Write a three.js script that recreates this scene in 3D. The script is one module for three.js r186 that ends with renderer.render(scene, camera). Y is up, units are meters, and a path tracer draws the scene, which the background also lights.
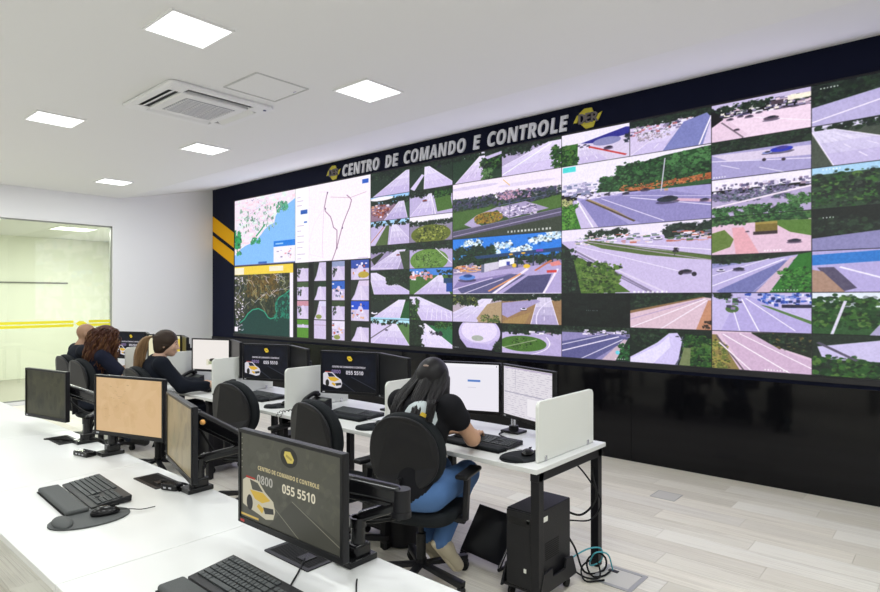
import * as THREE from 'three';
import { RoundedBoxGeometry } from 'three/addons/geometries/RoundedBoxGeometry.js';
import { mergeGeometries, toCreasedNormals } from 'three/addons/utils/BufferGeometryUtils.js';
import { FontLoader } from 'three/addons/loaders/FontLoader.js';
import { TextGeometry } from 'three/addons/geometries/TextGeometry.js';
import { RectAreaLightUniformsLib } from 'three/addons/lights/RectAreaLightUniformsLib.js';

// ---------------------------------------------------------------- camera, exposure, large lights
RectAreaLightUniformsLib.init();
const scene = new THREE.Scene();
scene.background = new THREE.Color(0x000000);
const camera = new THREE.PerspectiveCamera(2 * Math.atan(296 / 600) * 180 / Math.PI, 880 / 592, 0.05, 60);
camera.position.set(0, 1.62, 0);
const YAW = Math.atan(690 / 600);                       // angle between the view and the -x axis
camera.lookAt(-Math.cos(YAW), 1.62 + Math.tan(Math.atan(2 / 600)), -Math.sin(YAW));
const renderer = new THREE.WebGLRenderer({ antialias: true });
renderer.toneMapping = THREE.LinearToneMapping;
renderer.toneMappingExposure = 1.0;
renderer.shadowMap.enabled = true;
const LAMP = 41, LAMP_COLOR = new THREE.Color().setRGB(0.955, 0.995, 0.985);   // each ceiling panel
const WALL_GLOW = 1.0, WALL_LIGHT = 0.75;               // video wall: what the eye sees; the light just in front of it
function areaLight(w, h, pos, target, color, intensity, name) {
  const l = new THREE.RectAreaLight(color, intensity, w, h);
  l.position.set(...pos); l.lookAt(...target); l.name = name; scene.add(l); return l;
}

// ---------------------------------------------------------------- dimensions (metres)
const ZW = -5.75, XL = -10.73, XR = 3.0, ZB = 3.2, HC = 3.304, HW = 3.665, ZC = -4.12;   // video wall plane, glass wall, others, ceiling heights, ceiling crease
const DESK = 0.74;
const FAR0 = -3.43, FAR1 = -2.64, NEAR0 = -1.40, NEAR1 = -0.617;
const FX = [-1.64, -2.85, -3.98, -5.11, -6.08, -7.03, -8.0];          // ends of the far desks
const MID = [-2.22, -3.37, -4.52, -5.52, -6.56, -7.48];               // where the two monitors of a far station meet

// ---------------------------------------------------------------- helpers
let seed = 7;
const rnd = () => { seed = (seed + 0x6d2b79f5) | 0; let t = Math.imul(seed ^ (seed >>> 15), 1 | seed); t = (t + Math.imul(t ^ (t >>> 7), 61 | t)) ^ t; return ((t ^ (t >>> 14)) >>> 0) / 4294967296; };
const rr = (a, b) => a + (b - a) * rnd();
const V = (x, y, z) => new THREE.Vector3(x, y, z);
const used = {};
function numbered(n) { if (used[n] === undefined) { used[n] = 0; return n; } used[n]++; return n + '_' + String(used[n]).padStart(3, '0'); }
function clean(g) { let q = g.index ? g.toNonIndexed() : g; for (const k of Object.keys(q.attributes)) if (!['position', 'normal', 'uv'].includes(k)) q.deleteAttribute(k); if (!q.attributes.uv) q.setAttribute('uv', new THREE.BufferAttribute(new Float32Array(q.attributes.position.count * 2), 2)); q.clearGroups(); return q; }
function merge(gs) { return gs.length === 1 ? gs[0] : mergeGeometries(gs.map(clean)); }
function obj(name, geos, mat, parent) {
  const m = new THREE.Mesh(merge([].concat(geos)), mat);
  m.name = parent ? name : numbered(name); m.castShadow = m.receiveShadow = true; (parent || scene).add(m); return m;
}
function tag(o, label, category, group, kind) { if (label) o.userData.label = label; if (category) o.userData.category = category; if (group) o.userData.group = group; if (kind) o.userData.kind = kind; return o; }
function thing(name, label, category, pos = [0, 0, 0], turn = 0, group) { const g = new THREE.Group(); g.name = numbered(name); g.position.set(...pos); g.rotation.y = turn; scene.add(g); return tag(g, label, category, group); }
function struct(name, geos, mat, label, category) { return tag(obj(name, geos, mat), label, category, undefined, 'structure'); }
function copy(o, pos, turn, label) { const c = o.clone(); c.userData = { ...o.userData }; c.name = numbered(o.name.replace(/_\d{3}$/, '')); if (pos) c.position.set(...pos); if (turn !== undefined) c.rotation.y = turn; if (label) c.userData.label = label; scene.add(c); return c; }
const box = (w, h, d, x = 0, y = 0, z = 0) => new THREE.BoxGeometry(w, h, d).translate(x, y, z);
const rb = (w, h, d, r, x = 0, y = 0, z = 0, s = 2) => new RoundedBoxGeometry(w, h, d, s, Math.min(r, w / 2 - 1e-4, h / 2 - 1e-4, d / 2 - 1e-4)).translate(x, y, z);
const cyl = (r1, r2, h, x = 0, y = 0, z = 0, s = 20) => new THREE.CylinderGeometry(r1, r2, h, s).translate(x, y, z);
const tube = (pts, r, seg = 24, rs = 6) => new THREE.TubeGeometry(new THREE.CatmullRomCurve3(pts.map(p => V(...p))), seg, r, rs, false);
function orient(g, a, b) { const A = V(...a), B = V(...b), m = new THREE.Matrix4().lookAt(A, B, Math.abs(B.clone().sub(A).normalize().y) > 0.98 ? V(1, 0, 0) : V(0, 1, 0)); m.setPosition(A.add(B).multiplyScalar(0.5)); return g.applyMatrix4(m); }
const dist = (a, b) => Math.hypot(a[0] - b[0], a[1] - b[1], a[2] - b[2]);
const bar = (a, b, w, h, r = 0.004) => orient(rb(w, h, dist(a, b), r), a, b);
const rod = (a, b, r, r2 = r, s = 14) => orient(new THREE.CylinderGeometry(r2, r, dist(a, b), s).rotateX(-Math.PI / 2), a, b);
function extrude(pts, depth, bevel = 0, holes) {
  const s = pts instanceof THREE.Shape ? pts : new THREE.Shape(pts.map(p => new THREE.Vector2(p[0], p[1])));
  if (holes) for (const h of holes) s.holes.push(new THREE.Path(h.map(p => new THREE.Vector2(p[0], p[1]))));
  return new THREE.ExtrudeGeometry(s, { depth: depth - 2 * bevel, bevelEnabled: bevel > 0, bevelThickness: bevel, bevelSize: bevel, bevelOffset: -bevel, bevelSegments: 2, curveSegments: 12 }).translate(0, 0, bevel);
}
function roundRect(w, h, r) { const R = Array.isArray(r) ? r : [r, r, r, r], s = new THREE.Shape(), x = -w / 2, y = -h / 2; s.moveTo(x + R[0], y); s.lineTo(x + w - R[1], y); s.absarc(x + w - R[1], y + R[1], R[1], -Math.PI / 2, 0); s.lineTo(x + w, y + h - R[2]); s.absarc(x + w - R[2], y + h - R[2], R[2], 0, Math.PI / 2); s.lineTo(x + R[3], y + h); s.absarc(x + R[3], y + h - R[3], R[3], Math.PI / 2, Math.PI); s.lineTo(x, y + R[0]); s.absarc(x + R[0], y + R[0], R[0], Math.PI, 1.5 * Math.PI); return s; }
function boxUV(g, k = 1) {                               // uv in metres by the main direction of each face
  const q = clean(g), p = q.attributes.position, n = q.attributes.normal, uv = q.attributes.uv;
  for (let i = 0; i < p.count; i++) { const ax = Math.abs(n.getX(i)), ay = Math.abs(n.getY(i)), az = Math.abs(n.getZ(i)); if (ay >= ax && ay >= az) uv.setXY(i, p.getX(i) * k, p.getZ(i) * k); else if (ax >= az) uv.setXY(i, p.getZ(i) * k, p.getY(i) * k); else uv.setXY(i, p.getX(i) * k, p.getY(i) * k); }
  return q;
}
function canvas(w, h, draw) { const c = document.createElement('canvas'); c.width = w; c.height = h; draw(c.getContext('2d'), w, h); const t = new THREE.CanvasTexture(c); t.colorSpace = THREE.SRGBColorSpace; return t; }
function noiseTex(n, f, rep = 1) { const d = new Uint8Array(n * n * 4); for (let i = 0; i < n * n; i++) { const v = Math.max(0, Math.min(255, f(i % n, Math.floor(i / n)))); d.set([v, v, v, 255], i * 4); } const t = new THREE.DataTexture(d, n, n); t.magFilter = THREE.LinearFilter; t.wrapS = t.wrapT = THREE.RepeatWrapping; t.repeat.set(rep, rep); t.needsUpdate = true; return t; }
const std = (c, rough, o = {}) => new THREE.MeshStandardMaterial({ color: c, roughness: rough, ...o });
const dull = (c, rough, spec, o = {}) => new THREE.MeshPhysicalMaterial({ color: c, roughness: rough, specularIntensity: spec, ...o });
const lin = (r, g, b) => new THREE.Color().setRGB(r, g, b);

// ---------------------------------------------------------------- materials
const speck = noiseTex(256, () => 90 + 120 * rnd(), 6);
const weave = noiseTex(128, (x, y) => 128 + 60 * Math.sin(x * Math.PI / 2) * Math.sin(y * Math.PI / 2) + 50 * (rnd() - 0.5), 12);
const plasterBump = noiseTex(256, () => 110 + 40 * rnd(), 3);
const M = {
  ceiling: std(lin(0.80, 0.80, 0.79), 0.95, { bumpMap: plasterBump, bumpScale: 0.0006 }),
  wall: std(lin(0.80, 0.80, 0.795), 0.9, { bumpMap: plasterBump, bumpScale: 0.0006 }),
  navy: dull(lin(0.004, 0.006, 0.022), 0.6, 0.25),
  blackGloss: new THREE.MeshPhysicalMaterial({ color: lin(0.004, 0.004, 0.005), roughness: 0.07, ior: 1.3 }),
  blackFrame: std(lin(0.006, 0.006, 0.008), 0.5),
  yellow: dull(lin(0.85, 0.43, 0.004), 0.6, 0.3),
  letter: std(lin(0.82, 0.83, 0.86), 0.45),
  laminate: std(lin(0.665, 0.67, 0.655), 0.38, { bumpMap: speck, bumpScale: 0.00015 }),
  panelGrey: std(lin(0.70, 0.71, 0.67), 0.6),
  steelBlack: dull(lin(0.008, 0.008, 0.010), 0.42, 0.5, { bumpMap: speck, bumpScale: 0.0002 }),
  plastic: dull(lin(0.009, 0.009, 0.011), 0.42, 0.55),
  plasticDark: dull(lin(0.006, 0.006, 0.007), 0.38, 0.5),
  plasticGloss: dull(lin(0.006, 0.006, 0.007), 0.2, 0.7),
  key: dull(lin(0.045, 0.05, 0.052), 0.5, 0.7),
  greyRest: std(lin(0.06, 0.065, 0.065), 0.7, { bumpMap: weave, bumpScale: 0.0004 }),
  fabric: dull(lin(0.009, 0.011, 0.013), 0.75, 0.35, { bumpMap: weave, bumpScale: 0.0006 }),
  fabricGrey: std(lin(0.05, 0.06, 0.06), 0.85, { bumpMap: weave, bumpScale: 0.0006 }),
  rubber: dull(lin(0.006, 0.006, 0.006), 0.6, 0.4),
  chrome: std(lin(0.6, 0.6, 0.62), 0.25, { metalness: 1 }),
  acWhite: std(lin(0.80, 0.80, 0.80), 0.5),
  acGrey: std(lin(0.42, 0.42, 0.45), 0.6),
  acDark: std(lin(0.06, 0.06, 0.065), 0.6),
  paper: std(lin(0.78, 0.78, 0.82), 0.8),
  lampFrame: std(lin(0.85, 0.85, 0.84), 0.6),
  lampGlow: std(lin(0.9, 0.9, 0.9), 0.6, { emissive: LAMP_COLOR, emissiveIntensity: 2.2 }),
  sticker: std(lin(0.85, 0.62, 0.05), 0.5),
  orange: std(lin(0.9, 0.45, 0.12), 0.5),
  label: std(lin(0.75, 0.75, 0.68), 0.6),
  teal: std(lin(0.05, 0.32, 0.38), 0.5),
  redLogo: std(lin(0.5, 0.03, 0.02), 0.5),
  metalGrey: std(lin(0.42, 0.42, 0.41), 0.45, { metalness: 0.4 }),
};
// ---------------------------------------------------------------- room shell
{ // floor: slab with vinyl planks laid along the video wall
  const slab = struct('floor', boxUV(box(XR - XL + 0.3, 0.12, ZB - ZW + 0.3, (XR + XL) / 2, -0.0645, (ZB + ZW) / 2)), std(lin(0.30, 0.285, 0.26), 0.7), 'pale greige wood-look vinyl plank floor', 'floor');
  const grain = (k) => canvas(512, 128, (c, w, h) => {
    c.fillStyle = ['#e2ddcf', '#dad4c6', '#e8e4d8', '#d5cfc0', '#dfdace', '#e5dfd0'][k]; c.fillRect(0, 0, w, h);
    for (let i = 0; i < 420; i++) { const y = rnd() * h, x = rnd() * w, l = 40 + rnd() * 260; c.strokeStyle = rnd() < 0.55 ? `rgba(120,108,94,${0.03 + 0.10 * rnd()})` : `rgba(245,240,232,${0.03 + 0.12 * rnd()})`; c.lineWidth = 0.5 + 2 * rnd(); c.beginPath(); c.moveTo(x, y); c.bezierCurveTo(x + l / 3, y + rr(-3, 3), x + l * 0.66, y + rr(-3, 3), x + l, y + rr(-2, 2)); c.stroke(); }
    for (let i = 0; i < 5; i++) { c.fillStyle = `rgba(${rnd() < 0.5 ? '150,138,124' : '235,230,222'},0.10)`; c.beginPath(); c.ellipse(rnd() * w, rnd() * h, 60 + 120 * rnd(), 5 + 14 * rnd(), 0, 0, 7); c.fill(); }
  });
  const mats = [0, 1, 2, 3, 4, 5].map(k => std(0xffffff, 0.42, { map: grain(k) }));
  const PW = 0.192, PL = 1.22, T = 0.0045, gap = 0.0016;
  const full = box(PL - gap, T, PW - gap, 0, 0, 0), geos = { [PL.toFixed(3)]: full };
  const far = [];
  let row = 0;
  for (let z = ZW; z < ZB - 0.01; z += PW, row++) {
    const off = ((row * 0.437) % 1) * PL;
    for (let x = XL - off; x < XR; x += PL) {
      const a = Math.max(x, XL), b = Math.min(x + PL, XR), len = b - a; if (len < 0.05) continue;
      const zc = z + PW / 2, key = len.toFixed(3), g = geos[key] ||= box(len - gap, T, PW - gap);
      const k = Math.floor(rnd() * 6);
      if (zc < -0.75 && b < 1.6 && b > XL) { const m = new THREE.Mesh(g, mats[k]); m.name = 'plank'; m.position.set((a + b) / 2, -T / 2 + 0.0, zc); m.receiveShadow = m.castShadow = true; slab.add(m); }
      else far.push(g.clone().translate((a + b) / 2, -T / 2, zc));
    }
  }
  tag(obj('planking', far, mats[0], slab), undefined, undefined, undefined, 'stuff');
}
{ // ceiling: flat, then sloping up to the video wall
  const prof = [[-ZB - 0.15, HC], [-ZC, HC], [-ZW, HW], [-ZW + 0.15, HW], [-ZW + 0.15, HW + 0.2], [-ZB - 0.15, HW + 0.2]];
  const g = extrude(prof, XR - XL + 0.3).rotateY(Math.PI / 2).translate(XL - 0.15, 0, 0);
  struct('ceiling', boxUV(g), M.ceiling, 'white plaster ceiling sloping up towards the video wall', 'ceiling');
}
const GZ0 = -3.985, GZ1 = -2.0, GY1 = 2.82;             // the glazed opening in the end wall
{
  const outer = [[-ZB - 0.1, -0.05], [-ZW + 0.1, -0.05], [-ZW + 0.1, HW + 0.1], [-ZC, HC + 0.1], [-ZB - 0.1, HC + 0.1]];
  const g = extrude(outer, 0.15, 0, [[[-GZ1, 0.05], [-GZ1, GY1], [-GZ0, GY1], [-GZ0, 0.05]]]).rotateY(Math.PI / 2).translate(XL - 0.15, 0, 0);
  struct('wall_left', boxUV(g), M.wall, 'white end wall with a tall glazed opening', 'wall');
  struct('wall_front', [boxUV(box(XR - XL + 0.3, HW + 0.2, 0.15, (XR + XL) / 2, HW / 2, ZW - 0.085))], M.navy, 'dark navy wall carrying the video wall', 'wall');
  struct('wall_right', boxUV(box(0.15, HW + 0.2, ZB - ZW + 0.3, XR + 0.075, HW / 2, (ZB + ZW) / 2)), M.wall, 'white wall opposite the glazed end wall', 'wall');
  struct('wall_back', boxUV(box(XR - XL + 0.3, HC + 0.2, 0.15, (XR + XL) / 2, HC / 2, ZB + 0.075)), M.wall, 'white wall facing the video wall', 'wall');
  // glossy black dado below the screens, in wide sheets
  const dado = struct('trim_1', box(XR - XL, 0.90, 0.006, (XR + XL) / 2, 0.45, ZW - 0.006), M.blackFrame, 'glossy black wall panelling under the video wall', 'panelling');
  for (let x = XL; x < XR; x += 2.75) { const b = Math.min(x + 2.75, XR), m = obj('panel', rb(b - x - 0.003, 0.90, 0.008, 0.001), M.blackGloss, dado); m.position.set((x + b) / 2, 0.451, ZW + 0.001); }
}
{ // glazed panel: pane, thin frame, yellow film stripes with a diamond
  const w = struct('window_1', [box(0.05, 0.02, GZ1 - GZ0, XL - 0.06, GY1 - 0.01, (GZ0 + GZ1) / 2), box(0.05, 0.02, GZ1 - GZ0, XL - 0.06, 0.06, (GZ0 + GZ1) / 2), box(0.05, GY1 - 0.05, 0.018, XL - 0.06, (GY1 + 0.05) / 2, GZ0 + 0.009), box(0.05, GY1 - 0.05, 0.018, XL - 0.06, (GY1 + 0.05) / 2, GZ1 - 0.009)], std(lin(0.30, 0.31, 0.28), 0.4), 'tall glass panel with yellow stripes in the end wall', 'window');
  const pane = obj('pane', box(0.004, GY1 - 0.07, GZ1 - GZ0 - 0.03, XL - 0.05, (GY1 + 0.05) / 2, (GZ0 + GZ1) / 2), new THREE.MeshPhysicalMaterial({ color: lin(0.95, 0.97, 0.90), transmission: 1, roughness: 0.02, thickness: 0, ior: 1.5 }), w);
  const film = std(lin(0.88, 0.80, 0.03), 0.5);
  for (const y of [1.238, 1.180]) for (const [a, b] of [[GZ0 + 0.02, -3.635], [-3.415, GZ1 - 0.02]]) obj('film_stripe', box(0.0012, 0.044, b - a, XL - 0.0462, y, (a + b) / 2), film, w);
  const dia = extrude([[-0.085, 0], [-0.03, 0.042], [0.035, 0.038], [0.085, 0.0], [0.03, -0.042], [-0.035, -0.038]], 0.0012, 0).rotateY(Math.PI / 2).translate(XL - 0.0468, 1.207, -3.525);
  obj('film_diamond', dia, film, w);
}
{ // the small lit room behind the glass
  const cream = std(lin(0.84, 0.85, 0.765), 0.9), x1 = XL - 0.15, x0 = -14.25, z0 = -5.2, z1 = -1.0, h = 2.86;
  struct('wall_beyond', [box(0.1, h, z1 - z0, x0 - 0.05, h / 2, (z0 + z1) / 2), box(x1 - x0, h, 0.1, (x0 + x1) / 2, h / 2, z0 - 0.05), box(x1 - x0, h, 0.1, (x0 + x1) / 2, h / 2, z1 + 0.05)], cream, 'cream walls of the room behind the glass', 'wall');
  struct('floor_beyond', box(x1 - x0, 0.1, z1 - z0, (x0 + x1) / 2, -0.05, (z0 + z1) / 2), std(lin(0.45, 0.43, 0.38), 0.6), 'floor of the room behind the glass', 'floor');
  struct('ceiling_beyond', box(x1 - x0, 0.1, z1 - z0, (x0 + x1) / 2, h + 0.05, (z0 + z1) / 2), M.ceiling, 'ceiling of the room behind the glass', 'ceiling');
  struct('trim_2', box(0.02, 0.03, 1.6, x0 + 0.012, 1.93, -3.6), std(lin(0.2, 0.2, 0.18), 0.6), 'thin dark rail on the wall behind the glass', 'rail');
  ceilingLight(-12.0, -3.8, h, 'square ceiling light in the room behind the glass', 0.6, 75);
}
function ceilingLight(x, z, y, label, size = 0.375, power = LAMP, group) {
  const t = thing('ceiling_light', label, 'light', [x, y, z], 0, group);
  const f = size + 0.03;
  obj('frame', [box(f, 0.012, 0.015, 0, -0.006, f / 2 - 0.0075), box(f, 0.012, 0.015, 0, -0.006, -f / 2 + 0.0075), box(0.015, 0.012, size, f / 2 - 0.0075, -0.006, 0), box(0.015, 0.012, size, -f / 2 + 0.0075, -0.006, 0)], M.lampFrame, t);
  obj('diffuser', box(size, 0.006, size, 0, -0.004, 0), M.lampGlow, t);
  areaLight(size, size, [x, y - 0.016, z], [x, 0, z], LAMP_COLOR, power, 'ceiling_light_glow');
  return t;
}
{
  const where = { '-3.65,-1.80': 'square ceiling light beside the air conditioner and over the tan monitors', '-3.63,-3.29': 'square ceiling light beside the ceiling access hatch, before the lettering', '-6.43,-3.36': 'square ceiling light between the air conditioner and the map screens', '-6.43,-1.88': 'square ceiling light over the front desks beyond the air conditioner', '-9.25,-3.45': 'square ceiling light closest to the glazed end wall' };
  for (const x of [-9.25, -6.43, -3.64, -0.85, 1.9]) for (const z of [-3.35, -1.85, -0.35, 1.15]) {
    const p = x === -3.64 && z === -1.85 ? [-3.65, -1.80] : x === -3.64 && z === -3.35 ? [-3.63, -3.29] : x === -6.43 && z === -3.35 ? [-6.43, -3.36] : x === -6.43 && z === -1.85 ? [-6.43, -1.88] : x === -9.25 && z === -3.35 ? [-9.25, -3.45] : [x, z];
    const k = p.map(v => v.toFixed(2)).join(',');
    ceilingLight(p[0], p[1], HC, where[k] || 'square ceiling light over the desks outside the photographed strip', 0.375, LAMP, 'square ceiling lights');
  }
}
{ // ceiling cassette air conditioner
  const t = thing('air_conditioner', 'white ceiling cassette air conditioner with a square grille', 'air conditioner', [-5.03, HC - 0.001, -2.57]);
  const S = 0.93;
  const shell = extrude(roundRect(S, S, 0.05), 0.028, 0.008, [[[-0.39, -0.39], [-0.39, 0.39], [0.39, 0.39], [0.39, -0.39]]]).rotateX(Math.PI / 2);
  obj('fascia', [shell, rb(0.60, 0.03, 0.60, 0.02, 0, -0.022, 0)], M.acWhite, t);
  obj('air_slot', [box(0.80, 0.004, 0.80, 0, -0.002, 0)], M.acDark, t);
  for (let k = 0; k < 4; k++) {
    const a = k * Math.PI / 2, l = obj('louver', [rb(0.56, 0.006, 0.055, 0.003).rotateX(0.5).translate(0, -0.022, 0.348)], M.acWhite, t); l.rotation.y = a;
    const c = obj('corner_cover', extrude(roundRect(0.13, 0.13, 0.02), 0.012, 0.003).rotateX(Math.PI / 2).translate(0.355, -0.018, 0.355), M.acWhite, t); c.rotation.y = a;
  }
  obj('grille_tray', rb(0.44, 0.006, 0.44, 0.004, 0, -0.038, 0), M.acGrey, t);
  for (let i = 0; i < 12; i++) { const o = -0.2 + i * 0.4 / 11; obj('grille_slat', box(0.006, 0.006, 0.43, o, -0.043, 0), M.acWhite, t); }
  for (const o of [-0.2, -0.07, 0.07, 0.2]) obj('grille_slat', box(0.43, 0.005, 0.005, 0, -0.0435, o), M.acWhite, t);
  obj('sensor', cyl(0.014, 0.014, 0.008, 0.40, -0.032, -0.40), std(lin(0.03, 0.03, 0.12), 0.3), t);
}
{ // access hatch in the ceiling
  const t = thing('ceiling_hatch', 'square access hatch outlined in the ceiling beside the air conditioner', 'hatch', [-4.2, HC, -2.71]);
  const w = 0.47;
  obj('frame', [box(w, 0.006, 0.012, 0, -0.003, w / 2), box(w, 0.006, 0.012, 0, -0.003, -w / 2), box(0.012, 0.006, w, w / 2, -0.003, 0), box(0.012, 0.006, w, -w / 2, -0.003, 0)], std(lin(0.55, 0.55, 0.54), 0.6), t);
  obj('cover', rb(w - 0.03, 0.004, w - 0.03, 0.001, 0, -0.002, 0), M.ceiling, t);
  obj('latch', rb(0.03, 0.004, 0.012, 0.001, 0.1, -0.006, -0.2), M.chrome, t);
}
{ // two yellow diagonal bars on the navy wall
  const t = thing('wall_stripes', 'two yellow diagonal bars on the navy wall beside the maps', 'wall graphic', [0, 0, ZW - 0.0095]);
  for (const [yl, yr] of [[[3.17, 2.885], [2.79, 2.515]], [[2.805, 2.56], [2.445, 2.195]]]) obj('bar', extrude([[-10.72, yl[0]], [-10.72, yl[1]], [-9.93, yr[1]], [-9.93, yr[0]]], 0.004), M.yellow, t);
}
// lettering
const font = await new FontLoader().loadAsync('fonts/droid/droid_sans_bold.typeface.json');
{
  const t = thing('wall_lettering', 'raised silver letters CENTRO DE COMANDO E CONTROLE above the screens', 'lettering', [-6.925, 3.418, ZW - 0.0095]);
  const probe = new TextGeometry('E', { font, size: 1, depth: 0.1, bevelEnabled: false }); probe.computeBoundingBox();
  const size = 0.162 / probe.boundingBox.max.y, str = 'CENTRO DE COMANDO E CONTROLE', made = [];
  let x = 0;
  for (const ch of str) {
    const adv = (font.data.glyphs[ch].ha / font.data.resolution) * size * (ch === ' ' ? 1.9 : 1.06);
    if (ch !== ' ') { const g = new TextGeometry(ch, { font, size, depth: 0.018, bevelEnabled: true, bevelThickness: 0.002, bevelSize: 0.0035, bevelSegments: 1, curveSegments: 5 }); made.push([g, x]); }
    x += adv;
  }
  const s = 3.74 / x;
  for (const [g, gx] of made) { g.scale(s, 1, 1); g.applyMatrix4(new THREE.Matrix4().set(1, 0.13, 0, gx * s, 0, 1, 0, 0, 0, 0, 1, 0, 0, 0, 0, 1)); obj('letter', g, M.letter, t); }
}
for (const [x0, label] of [[-2.955, 'yellow angular emblem with DER across it, after the last silver letter'], [-7.125, 'yellow angular emblem with DER across it, before the first silver letter']]) {
  const t = thing('department_emblem', label, 'emblem', [x0, 3.506, ZW - 0.0095], 0, 'yellow emblems beside the lettering');
  const y = std(lin(0.62, 0.54, 0.04), 0.5);
  obj('top_wedge', extrude([[-0.10, 0.06], [-0.035, 0.105], [0.05, 0.1], [0.07, 0.05], [0.0, 0.03]], 0.01), y, t);
  obj('bottom_wedge', extrude([[-0.08, -0.05], [0.0, -0.035], [0.09, -0.045], [0.065, -0.105], [-0.02, -0.11]], 0.01), y, t);
  obj('side_wedge', extrude([[-0.165, -0.03], [-0.12, 0.045], [-0.09, 0.045], [-0.12, -0.03]], 0.01), y, t);
  obj('side_wedge', extrude([[0.12, 0.02], [0.165, 0.04], [0.12, -0.045], [0.085, -0.05]], 0.01), y, t);
  let x = -0.115; for (const ch of 'DER') { const g = new TextGeometry(ch, { font, size: 0.105, depth: 0.016, bevelEnabled: false, curveSegments: 5 }).translate(x, -0.052, 0); obj('letter', g, std(lin(0.16, 0.14, 0.13), 0.5), t); x += ch === 'E' ? 0.066 : 0.08; }
}
// ---------------------------------------------------------------- the video wall and what it shows
const VX0 = -9.91, VX1 = -4.785, VX2 = -0.16, VY0 = 0.985, VY1 = 3.37;
const PX = 398;                                         // texture pixels per metre
function feedTools(c) {
  const t = {
    bg: (col, a = 0, b = 1) => { c.fillStyle = col; c.fillRect(0, a, 1, b - a); },
    rect: (col, x, y, w, h) => { c.fillStyle = col; c.fillRect(x, y, w, h); },
    poly: (col, ...p) => { c.fillStyle = col; c.beginPath(); for (let i = 0; i < p.length; i += 2) c.lineTo(p[i], p[i + 1]); c.closePath(); c.fill(); },
    line: (col, w, ...p) => { c.strokeStyle = col; c.lineWidth = w; c.lineJoin = 'round'; c.beginPath(); for (let i = 0; i < p.length; i += 2) c.lineTo(p[i], p[i + 1]); c.stroke(); },
    curve: (col, w, a, b, e, f, g, h) => { c.strokeStyle = col; c.lineWidth = w; c.beginPath(); c.moveTo(a, b); c.quadraticCurveTo(e, f, g, h); c.stroke(); },
    oval: (col, x, y, rx, ry) => { c.fillStyle = col; c.beginPath(); c.ellipse(x, y, rx, ry, 0, 0, 7); c.fill(); },
    trees: (cols, x0, y0, x1, y1, n = 60, s = 0.05) => { // clumps of small leaf dabs
      for (let i = 0; i < n; i++) { const X = rr(x0, x1), Y = rr(y0, y1); c.fillStyle = cols[Math.floor(rnd() * cols.length)]; c.beginPath(); c.ellipse(X, Y, s * rr(0.3, 0.7), s * rr(0.5, 1.1), 0, 0, 7); c.fill(); for (let k = 0; k < 9; k++) { const q = rnd(); c.fillStyle = q < 0.45 ? `rgba(6,14,16,${rr(0.15, 0.45)})` : q < 0.6 ? `rgba(205,225,190,${rr(0.05, 0.2)})` : cols[Math.floor(rnd() * cols.length)]; const r = s * rr(0.12, 0.34); c.beginPath(); c.ellipse(X + s * rr(-0.8, 0.8), Y + s * rr(-1.2, 1.2), r, r * rr(0.9, 1.9), 0, 0, 7); c.fill(); } } },
    bits: (cols, x0, y0, x1, y1, n, w, h) => { for (let i = 0; i < n; i++) { c.fillStyle = cols[Math.floor(rnd() * cols.length)]; c.fillRect(rr(x0, x1), rr(y0, y1), w * rr(0.4, 1), h * rr(0.4, 1)); } },
    car: (x, y, s, col, glass = '#1d2030') => { t.oval('rgba(40,35,60,0.6)', x, y + s * 0.35, s * 0.62, s * 0.22); c.fillStyle = col; c.beginPath(); c.ellipse(x, y, s * 0.55, s * 0.32, 0, 0, 7); c.fill(); c.fillStyle = glass; c.beginPath(); c.ellipse(x + s * 0.05, y - s * 0.18, s * 0.3, s * 0.2, 0, 0, 7); c.fill(); },
    stamp: (x, y, n, col = 'rgba(255,255,255,0.75)') => { for (let i = 0; i < n; i++) t.rect(col, x + i * 0.03, y, 0.018 * rr(0.5, 1), 0.035); },
  };
  return t;
}
const DK = ['#1c2b22', '#233628', '#2e4630', '#18221f', '#36513a'], GR = ['#35682f', '#4a7e38', '#28552b', '#659044', '#1f4826'], OLIVE = ['#5b6b3c', '#71803f', '#4b5a38', '#8a8f4f'], TOWN = ['#d9cfe6', '#8d83a6', '#6a6388', '#efe8f4', '#a58fa6', '#4b4766'];
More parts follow.
